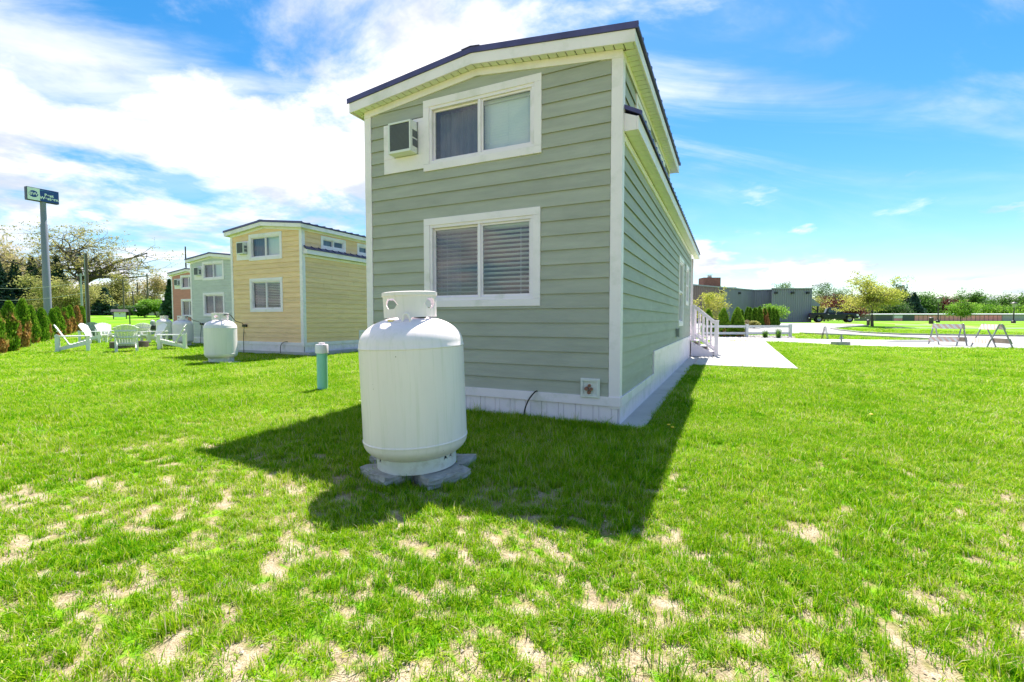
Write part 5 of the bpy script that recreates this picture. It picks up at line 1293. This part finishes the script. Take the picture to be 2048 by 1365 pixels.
tree('young_tree', 'small round yellow-green tree before the red storage doors', 1921, 92, 3.9, 4.4, L_BR, 63, 3800, 0.17, None, 0.08, 4, 0.3, (8, 5, 4), 0.3)
tree('maroon_tree', 'maroon-leaved tree behind the pickup truck', 1690, 76, 4.1, 6.0, L_MAR, 64, 6000, 0.16, None, 0.14, 4, 0.12, (8, 6, 5), 0.38)
FT = 'distant trees beyond the storage building'
tree('sparse_tree', 'thin-crowned grey-green tree right of the grey building', 1655, 105, 8.2, 7.8, L_MID, 65, 5200, 0.20, FT, 0.22, 5, 0.22, (8, 5, 4, 3), 0.4, bark=BARKL)
tree('sparse_tree', 'pale green bushy tree under the porch eave', 1648, 96, 4.6, 6.4, L_OLIVE, 66, 5200, 0.19, FT, 0.16, 4, 0.1, (8, 6, 5), 0.5)
tree('sparse_tree', 'small round green tree top showing above the grey roof', 1556, 118, 9.6, 6.0, L_MID, 67, 3500, 0.22, FT, 0.2, 4, 0.25, (8, 5, 4), 0.45)
DT = [(1712, 150, 7.6, 9, 'mid', 'dull green bushy tree left of the island tree'), (1800, 165, 13.0, 7, 'pine', 'tall wind-bent pine right of the island tree'), (1826, 160, 9.6, 10.5, 'spr', 'broad dark blue-green spruce in the far treeline'),
      (1852, 168, 9.6, 9, 'grn', 'rounded green tree right of the dark spruce'), (1882, 172, 8.6, 9, 'mid', 'round green tree behind the left street lamp'), (1775, 158, 6.4, 9, 'mid', 'dull green tree low behind the island tree'),
      (1905, 165, 7.2, 7, 'mar', 'purplish tree left of the young tree'), (1940, 170, 10.2, 10, 'grn', 'tall green tree behind the young round tree'), (1968, 178, 7.4, 10, 'grn', 'green tree between the tall tree and the wide crown'),
      (2000, 175, 9.0, 13, 'grn', 'wide green crown left of the right street lamp'), (2036, 170, 9.4, 12, 'grn', 'green crown at the right edge of the treeline'), (2075, 172, 9.0, 13, 'grn', 'green tree cut off by the right edge'), (1990, 150, 4.4, 11, 'bri', 'pale green low tree above the storage roof'), (2045, 150, 4.6, 10, 'bri', 'pale green low tree at the right above the storage roof'), (1735, 160, 6.4, 10, 'mid', 'hazy green tree directly behind the island tree')]
for k, (px, d, H, W, kd, lab) in enumerate(DT):
    if kd in ('spr', 'con'): conifer('distant_conifer', lab, px, d, H, W, L_SPR if kd == 'spr' else L_DARK, 120 + k, 4200, FT, 0.42)
    elif kd == 'pine': tree('distant_pine', lab, px, d, H, W, L_DARK, 120 + k, 3200, 0.36, FT, 0.25, 4, 0.45, (8, 5, 4), 0.5, 0.6, (65, 95), 0.5)
    else: tree('distant_tree', lab, px, d, H, W, {'mid': L_MID, 'grn': L_GREEN, 'bri': L_BR, 'mar': L_MAR}[kd], 120 + k, 4600, 0.36, FT, 0.25, 4, 0.15, (8, 6, 5), 0.85)
# a belt of far wood closes the horizon
rs = np.random.default_rng(77); n = 26000; ang = rs.uniform(-1.9, 1.3, n); dd = rs.uniform(300, 330, n)
hz = 4.0 + 5.5 * vnoise(ang * 60, ang * 0, 1.0) + 2.5 * vnoise(ang * 240, ang * 0 + 9, 1.0)
c = np.stack([dd * np.sin(ang), dd * np.cos(ang), rs.random(n) ** 0.7 * hz + 0.8], 1)
o = mesh_quads('far_wood', leaf_quads(rs, c, 1.5, 0.3), np.clip(0.5 + rs.normal(size=n) * 0.25, 0, 1), L_MID, None); tag(o, 'hazy belt of woodland along the horizon', 'woods', kind='stuff')

# ------------------------------------------------------------------ storage building
p = P(1904, 128); sbd = thing('storage_building', 'long low storage building with red roll-up doors', 'building', p, YAW + R(-4))
SRED = solid('storage_red', (0.84, 0.32, 0.34), 0.6, 0.12, 0.6); SDK = solid('storage_dark', (0.10, 0.10, 0.11), 0.7, 0.15); SRF = solid('storage_roof', (0.66, 0.65, 0.66), 0.5, 0.05); SGY = solid('storage_grey', (0.36, 0.37, 0.36), 0.7, 0.1)
X0 = (1758 - 1904) / 920 * 128; X1 = 30
MB().box(X0, X1, 0, 9, -0.3, 1.72).build('wall', SDK, sbd); MB().prism([(-0.35, 1.72), (9.35, 1.72), (9.35, 1.85), (4.5, 2.1), (-0.35, 1.92)], lambda u, w, d: (d, u, w), X0 - 0.3, X1).build('roof', SRF, sbd)
xx = lambda px: (px - 1904) / 920 * 128
for k in range(20):
    a = xx(1832 + k * 8.2); MB().box(a + 0.05, a + 1.05, -0.05, -0.002, 0.0, 1.55).build('roll_up_door', SRED, sbd)
for a, b in ((1996, 2046), (2047, 2100)): MB().box(xx(a) + 0.06, xx(b), -0.04, -0.002, 0.0, 1.6).build('grey_panel', SGY, sbd)
MB().box(xx(1793), xx(1809), -0.06, -0.002, 0.75, 1.55).build('sign_panel', SRF, sbd); MB().box(xx(1793), xx(1809), -0.05, -0.002, 0.0, 0.7).build('roll_up_door', SRED, sbd)
MB().box(xx(1790.5), xx(1792), -0.07, -0.002, -0.2, 2.3).build('downpipe', SGY, sbd)

# ------------------------------------------------------------------ street furniture on the right
def lamp_post(label, px, d, top, w=0.07):
    p = P(px, d); H = CAMZ + (640 - top) / 920 * d - p.z; t = thing('street_lamp', label, 'street lamp', p, 0, 'black street lamps')
    MB().lathe([(0.22, -0.1), (0.22, 0.25), (0.10, 0.35), (w, 0.5), (w * 0.8, H - 0.75)], 14).build('shaft', DKM, t, smooth=True)
    MB().lathe([(0.10, H - 0.75), (0.14, H - 0.7), (0.22, H - 0.25), (0.20, H - 0.24)], 14).build('lantern', solid('lantern_glass', (0.35, 0.36, 0.36), 0.2), t, smooth=True)
    MB().lathe([(0.34, H - 0.24), (0.34, H - 0.19), (0.12, H - 0.05), (0.02, H)], 14).build('hood', DKM, t, smooth=True)
lamp_post('black street lamp left of the young round tree', 1875, 62, 594); lamp_post('black street lamp at the far right edge', 2026, 58, 604)
def bin_(label, px, d, H, w):
    p = P(px, d); t = thing('litter_bin', label, 'bin', p, YAW, 'dark litter bins on the grass')
    MB().lathe([(w * 0.9, 0), (w, 0.1), (w, H * 0.86)], 16).build('drum', solid('bin_brown', (0.07, 0.05, 0.055), 0.6, 0.2), t, smooth=True); MB().lathe([(w * 1.05, H * 0.86), (w * 1.05, H * 0.9), (w * 0.5, H), (0, H)], 16).build('lid', DKM, t, smooth=True)
bin_('dark litter bin left of the island tree trunk', 1736, 50, 0.62, 0.15); bin_('dark litter bin left of the black street lamp', 1861.5, 55, 0.78, 0.22)
# barricades
def strip_mat():
    m, nt, out = new_mat('barricade_stripes'); K = nt.links.new; b = nt.nodes.new('ShaderNodeBsdfPrincipled'); K(b.outputs[0], out.inputs[0]); b.inputs['Roughness'].default_value = 0.5
    v = nt.nodes.new('ShaderNodeTexCoord'); sp = nt.nodes.new('ShaderNodeSeparateXYZ'); K(v.outputs['Object'], sp.inputs[0])
    a = nt.nodes.new('ShaderNodeMath'); a.operation = 'ADD'; K(sp.outputs[0], a.inputs[0]); K(sp.outputs[2], a.inputs[1])
    mu = nt.nodes.new('ShaderNodeMath'); mu.operation = 'MULTIPLY'; K(a.outputs[0], mu.inputs[0]); mu.inputs[1].default_value = 4.6
    fr = nt.nodes.new('ShaderNodeMath'); fr.operation = 'FRACT'; K(mu.outputs[0], fr.inputs[0]); gt = nt.nodes.new('ShaderNodeMath'); gt.operation = 'GREATER_THAN'; K(fr.outputs[0], gt.inputs[0]); gt.inputs[1].default_value = 0.5
    f = nz(nt, coords(nt), 8, 5, 0.7); w = ramp(nt, f, [(0.3, (0.55, 0.50, 0.46)), (0.6, (0.78, 0.76, 0.74))]); o = ramp(nt, f, [(0.3, (0.62, 0.33, 0.24)), (0.65, (0.74, 0.54, 0.46))])
    K(mixc(nt, gt.outputs[0], w, o), b.inputs['Base Color']); return m
STRIPE = strip_mat(); GALV = solid('galvanised', (0.30, 0.31, 0.33), 0.45, 0.15, metal=0.5); PLY = solid('weathered_ply', (0.46, 0.38, 0.29), 0.8, 0.2, 5)
def barricade(label, px, d, rz, W=0.66, H=0.98):
    p = P(px, d); t = thing('barricade', label, 'barricade', p, YAW - math.atan((px - 1024) / 920) + R(rz), 'striped A-frame barricades on the road')
    sp = 0.42
    for s in (-1, 1):
        for x in (-W, W): MB().bar((x, s * sp, 0), (x, s * 0.03, H), 0.045, 0.035, (0, 1, 0)).build('leg', GALV, t)
        for z0, z1, mt in ((H - 0.23, H - 0.02, STRIPE), (0.18, 0.38, STRIPE if s < 0 else PLY)):
            y0 = s * (sp - (sp - 0.03) * z0 / H + 0.03); y1 = s * (sp - (sp - 0.03) * z1 / H + 0.03)
            MB().prism([(y0, z0), (y1, z1), (y1 + s * 0.02, z1), (y0 + s * 0.02, z0)], lambda u, w, dd_: (dd_, u, w), -W - 0.03, W + 0.03).build('board', mt, t)
    return t
barricade('striped A-frame barricade nearest the grass island, second from right', 1896, 20.6, -24, 0.5); barricade('striped A-frame barricade at the far right, seen almost end-on', 1984, 19.0, -62, 0.5)
p = P(1650, 26.5); t = thing('folding_stand', 'thin dark folding sign stand on the grass strip', 'stand', p, YAW + R(50))
for s in (-1, 1):
    for x in (-0.25, 0.25): MB().bar((x, s * 0.15, 0), (x, s * 0.015, 0.72), 0.03, 0.03, (0, 1, 0)).build('leg', GALV if s < 0 else DKM, t)
MB().box(-0.25, 0.25, -0.02, 0.02, 0.69, 0.73).build('hinge_bar', DKM, t)
p = P(1682, 20.6); t = thing('concrete_marker', 'low concrete block with a short grey pipe at the lawn\'s edge', 'marker', p, YAW)
MB().box(-0.31, 0.31, -0.2, 0.2, -0.1, 0.17).build('block', PAVER, t, bevel=0.02); MB().tube([(0.03, 0, 0.17), (0.03, 0, 0.5)], 0.035, 10).build('pipe', GALV, t, smooth=True); MB().tube([(-0.05, 0, 0.33), (0.11, 0, 0.33)], 0.03, 8).build('valve', GALV, t, smooth=True)
# ------------------------------------------------------------------ grass: tufts scattered over the lawn
def grass_mat():
    m, nt, out = new_mat('grass_blades'); K = nt.links.new
    at = nt.nodes.new('ShaderNodeAttribute'); at.attribute_name = 'rnd'
    oi = nt.nodes.new('ShaderNodeObjectInfo')
    ge = nt.nodes.new('ShaderNodeNewGeometry'); f = nz(nt, ge.outputs['Position'], 0.9, 4, 0.6)
    s1 = nt.nodes.new('ShaderNodeMath'); s1.operation = 'MULTIPLY_ADD'; K(f, s1.inputs[0]); s1.inputs[1].default_value = 0.9; s1.inputs[2].default_value = -0.45
    s2 = nt.nodes.new('ShaderNodeMath'); s2.operation = 'MULTIPLY_ADD'; K(at.outputs['Fac'], s2.inputs[0]); s2.inputs[1].default_value = 0.65; K(s1.outputs[0], s2.inputs[2])
    s3 = nt.nodes.new('ShaderNodeMath'); s3.operation = 'MULTIPLY_ADD'; K(oi.outputs['Random'], s3.inputs[0]); s3.inputs[1].default_value = 0.35; K(s2.outputs[0], s3.inputs[2])
    c = ramp(nt, s3.outputs[0], [(0.05, (0.05, 0.24, 0.004)), (0.45, (0.235, 0.46, 0.005)), (0.72, (0.43, 0.57, 0.016)), (0.9, (0.62, 0.60, 0.16)), (1.0, (0.66, 0.57, 0.36))])
    d = nt.nodes.new('ShaderNodeBsdfPrincipled'); K(c, d.inputs['Base Color']); d.inputs['Roughness'].default_value = 0.7; d.inputs['Specular IOR Level'].default_value = 0.04
    t = nt.nodes.new('ShaderNodeBsdfTranslucent'); K(c, t.inputs[0]); mx = nt.nodes.new('ShaderNodeMixShader'); mx.inputs[0].default_value = 0.5
    K(d.outputs[0], mx.inputs[1]); K(t.outputs[0], mx.inputs[2]); K(mx.outputs[0], out.inputs[0]); return m
GRASSM = grass_mat()
def tuft_mesh(rs, nb, rad, h, w, bend=0.55):
    n = nb; a = rs.uniform(0, 6.28, n); rr = rad * np.sqrt(rs.random(n)); b = np.stack([rr * np.cos(a * 3.7), rr * np.sin(a * 3.7), np.full(n, -0.004)], 1)
    L_ = h * rs.uniform(0.45, 1.15, n); o = rs.uniform(0.1, 1.0, n) * bend * 1.4
    dr = np.stack([np.cos(a), np.sin(a), 0 * a], 1); sd = np.stack([-np.sin(a), np.cos(a), 0 * a], 1) * (w * rs.uniform(0.6, 1.2, n) / 2)[:, None]; up = np.array([0, 0, 1.0])
    m1 = b + dr * (L_ * o * 0.22)[:, None] + up * (L_ * 0.5)[:, None]; tp = b + dr * (L_ * o)[:, None] + up * (L_ * (1 - 0.35 * o))[:, None]
    co = np.concatenate([np.stack([b - sd, b + sd, m1 + sd * 0.85, m1 - sd * 0.85], 1), np.stack([m1 - sd * 0.85, m1 + sd * 0.85, tp + sd * 0.1, tp - sd * 0.1], 1)])
    rn = rs.random(n); rn = np.where(rs.random(n) < 0.07, 1.25, rn); return co, np.tile(rn, 2)
def scatter_group(ng_name, coll, kinds):
    ng = bpy.data.node_groups.new(ng_name, 'GeometryNodeTree')
    ng.interface.new_socket('Geometry', in_out='INPUT', socket_type='NodeSocketGeometry'); ng.interface.new_socket('Geometry', in_out='OUTPUT', socket_type='NodeSocketGeometry')
    N = ng.nodes.new; K = ng.links.new
    gi = N('NodeGroupInput'); go = N('NodeGroupOutput'); ci = N('GeometryNodeCollectionInfo'); ci.inputs['Collection'].default_value = coll
    ci.inputs['Separate Children'].default_value = True; ci.inputs['Reset Children'].default_value = True
    ip = N('GeometryNodeInstanceOnPoints'); ip.inputs['Pick Instance'].default_value = True
    def attr(nm, tp):
        a = N('GeometryNodeInputNamedAttribute'); a.data_type = tp; a.inputs['Name'].default_value = nm; return a.outputs['Attribute']
    K(gi.outputs[0], ip.inputs['Points']); K(ci.outputs[0], ip.inputs['Instance']); K(attr('kind_id', 'INT'), ip.inputs['Instance Index'])
    K(attr('rot', 'FLOAT_VECTOR'), ip.inputs['Rotation']); K(attr('scl', 'FLOAT_VECTOR'), ip.inputs['Scale']); K(ip.outputs[0], go.inputs[0]); return ng
def make_grass():
    coll = bpy.data.collections.new('grass_blade_sets')
    rs = np.random.default_rng(3); kinds = 12
    for k in range(kinds):
        if k < 10: co, rn = tuft_mesh(rs, 26, 0.035, 0.055 if k < 8 else 0.10, 0.0034, 0.55 if k < 8 else 0.4)
        else:
            co, rn = tuft_mesh(rs, 14, 0.06, 0.05, 0.0026, 1.0); rn = np.full(len(rn), 2.0); co[:, :, 2] = np.abs(co[:, :, 2]) * 0.22 + 0.003   # dry straw lying flat
        me = mesh_quads('tuft_%d' % k, co, rn, GRASSM, None); coll.objects.link(me); COL.objects.unlink(me)
    # point cloud: density falls with distance, tufts grow wider to compensate
    pts = []
    def zone(r0, r1, dens, s, a0=-1.15, a1=1.15):
        n = int(dens * 0.5 * (a1 - a0) * (r1 * r1 - r0 * r0)); r = np.sqrt(rs.uniform(r0 * r0, r1 * r1, n)); a = rs.uniform(a0, a1, n)
        d = r * np.cos(a); l = r * np.sin(a); x = FW[0] * d + RT[0] * l; y = FW[1] * d + RT[1] * l
        return x, y, np.full(n, s)
    Z = [zone(0.25, 3.2, 1500, 1.0, -1.7, 1.7), zone(3.2, 6.0, 950, 1.15, -1.4, 1.4), zone(6.0, 10.0, 430, 1.6), zone(10.0, 18.0, 170, 2.3), zone(18.0, 30.0, 60, 3.4), zone(30.0, 52.0, 14, 5.0)]
    def edge(x0, y0, x1, y1, per_m, s, w):
        n = int(math.hypot(x1 - x0, y1 - y0) * per_m); t = rs.random(n); return x0 + (x1 - x0) * t + rs.normal(size=n) * w, y0 + (y1 - y0) * t + rs.normal(size=n) * w, np.full(n, s) * rs.uniform(0.9, 1.6, n)
    hx, hy, _ = HOUSES[0]
    Z += [edge(hx - HW - 0.2, hy - 0.11, hx + 0.3, hy - 0.11, 190, 1.25, 0.035), edge(hx + 0.33, hy, hx + 0.33, 12.2, 60, 1.2, 0.04), edge(-0.6, 12.24, 1.5, 12.26, 60, 1.2, 0.03), edge(1.58, 12.3, 1.86, 26.8, 22, 1.5, 0.05)]
    Z += [edge(HOUSES[1][0] - HW - 0.2, HOUSES[1][1] - 0.08, HOUSES[1][0] + 0.4, HOUSES[1][1] - 0.08, 60, 1.8, 0.04)]
    ta = rs.uniform(0, 6.28, 260); tr_ = rs.uniform(0.36, 0.52, 260); Z += [(-2.1 + tr_ * np.cos(ta), 2.8 + tr_ * np.sin(ta), np.full(260, 1.15))]
    x = np.concatenate([z[0] for z in Z]); y = np.concatenate([z[1] for z in Z]); s = np.concatenate([z[2] for z in Z])
    keep = np.ones(len(x), bool)
    for poly in SHEETS: keep &= ~in_poly(x, y, poly)
    for hx, hy, L in HOUSES: keep &= ~((x > hx - HW - 0.1) & (x < hx + 0.1) & (y > hy - 0.03) & (y < hy + L))
    bm_ = bare_mask(x, y); pr = (1 - bm_) ** 2.3 * 0.94 + 0.05
    keep &= rs.random(len(x)) < pr
    keep &= ~((np.hypot((x + 2.1), (y - 2.8)) < 0.27))
    x, y, s, bm_ = x[keep], y[keep], s[keep], bm_[keep]; n = len(x)
    z = terrain(x, y) + 0.012 * (fbm(x, y, 2.0, 3) - 0.5) * (1 - sstep(8, 14, np.hypot(x, y))) - 0.006
    lush = fbm(x + 3, y - 8, 1.4, 3); hgt = (0.70 + 0.95 * (lush - 0.32)).clip(0.55, 1.35) * rs.uniform(0.75, 1.2, n) * (1 - 0.45 * bm_)
    sh = sstep(2.4, 3.1, y) * (x > -4.3) * (x < -0.5) * (y < 4.9); hgt = hgt * (1 + 0.35 * sh)
    vert = np.where(s > 1.9, 0.62, np.where(s > 1.4, 0.8, 1.0))
    scl = np.stack([s * rs.uniform(0.85, 1.25, n), s * rs.uniform(0.85, 1.25, n), s * hgt * vert], 1)
    far_ = s > 3; scl[far_, 2] *= 0.75
    me = bpy.data.meshes.new('grass'); me.vertices.add(n); me.vertices.foreach_set('co', np.stack([x, y, z], 1).ravel().astype(np.float32))
    a = me.attributes.new('rot', 'FLOAT_VECTOR', 'POINT'); a.data.foreach_set('vector', np.stack([rs.normal(size=n) * 0.12, rs.normal(size=n) * 0.12, rs.uniform(0, 6.28, n)], 1).ravel().astype(np.float32))
    a = me.attributes.new('scl', 'FLOAT_VECTOR', 'POINT'); a.data.foreach_set('vector', scl.ravel().astype(np.float32))
    kd = rs.integers(0, 8, n); kd = np.where(rs.random(n) < 0.03, 8 + rs.integers(0, 2, n), kd); kd = np.where(rs.random(n) < 0.03 + 0.30 * bm_ * (s < 1.5), 10 + rs.integers(0, 2, n), kd)
    a = me.attributes.new('kind_id', 'INT', 'POINT'); a.data.foreach_set('value', kd.astype(np.int32)); me.update()
    o = obj_from('grass', me, GRASSM); tag(o, 'patchy green lawn grass covering the ground', 'grass', kind='stuff')
    md = o.modifiers.new('scatter', 'NODES'); md.node_group = scatter_group('grass_scatter', coll, kinds)
    print('tufts', n)
make_grass()
# pebbles and straw in the bare patches
rs = np.random.default_rng(8); n = 9000
d = rs.uniform(1.0, 4.6, n); l = rs.uniform(-1.25, 1.25, n) * d; x = FW[0] * d + RT[0] * l; y = FW[1] * d + RT[1] * l; k = (bare_mask(x, y) > 0.5); x = x[k]; y = y[k]
m = MB(); PEB = solid('pebble', (0.60, 0.51, 0.42), 0.9, 0.35, 30)
for i in range(min(len(x), 1300)):
    r_ = rs.uniform(0.002, 0.006) * (1.8 if rs.random() < 0.05 else 1); z = 0.0
    vs_ = [(x[i] + r_ * a * rs.uniform(.7, 1.3), y[i] + r_ * b * rs.uniform(.7, 1.3), z + r_ * c * 0.7) for a, b, c in ((1, 0, 0), (-1, 0, 0), (0, 1, 0), (0, -1, 0), (0, 0, 1), (0, 0, -1))]
    m.add(vs_, [(0, 2, 4), (2, 1, 4), (1, 3, 4), (3, 0, 4), (2, 0, 5), (1, 2, 5), (3, 1, 5), (0, 3, 5)])
o = m.build('pebbles', PEB, None, recalc=False); tag(o, 'small pale pebbles in the bare soil patches', 'pebbles', kind='stuff')

# a few dandelions
L_WEED = leafmat('weed_leaf', [(0.07, 0.20, 0.03), (0.16, 0.34, 0.06), (0.30, 0.46, 0.14)], 0.4)
YELF = solid('dandelion_yellow', (0.75, 0.55, 0.02), 0.6, 0.1)
for k, (px, py, lab) in enumerate(((1337, 868, 'yellow dandelion beside the shadow edge, nearest the house corner'), (1345, 873, 'yellow dandelion beside the shadow edge, right of another'), (1742, 845, 'yellow dandelion on the sunny lawn at the right'))):
    gx, gy = GP(px, py); t = thing('dandelion', lab, 'flower', (gx, gy, 0), 0, 'dandelions in the lawn')
    MB().tube([(0, 0, 0), (0.006, 0, 0.05), (0.004, 0.004, 0.085)], 0.0022, 5).build('stem', L_WEED, t)
    MB().lathe([(0, 0.082), (0.011, 0.084), (0.019, 0.092), (0.010, 0.098), (0, 0.1)], 10).build('bloom', YELF, t, smooth=True)
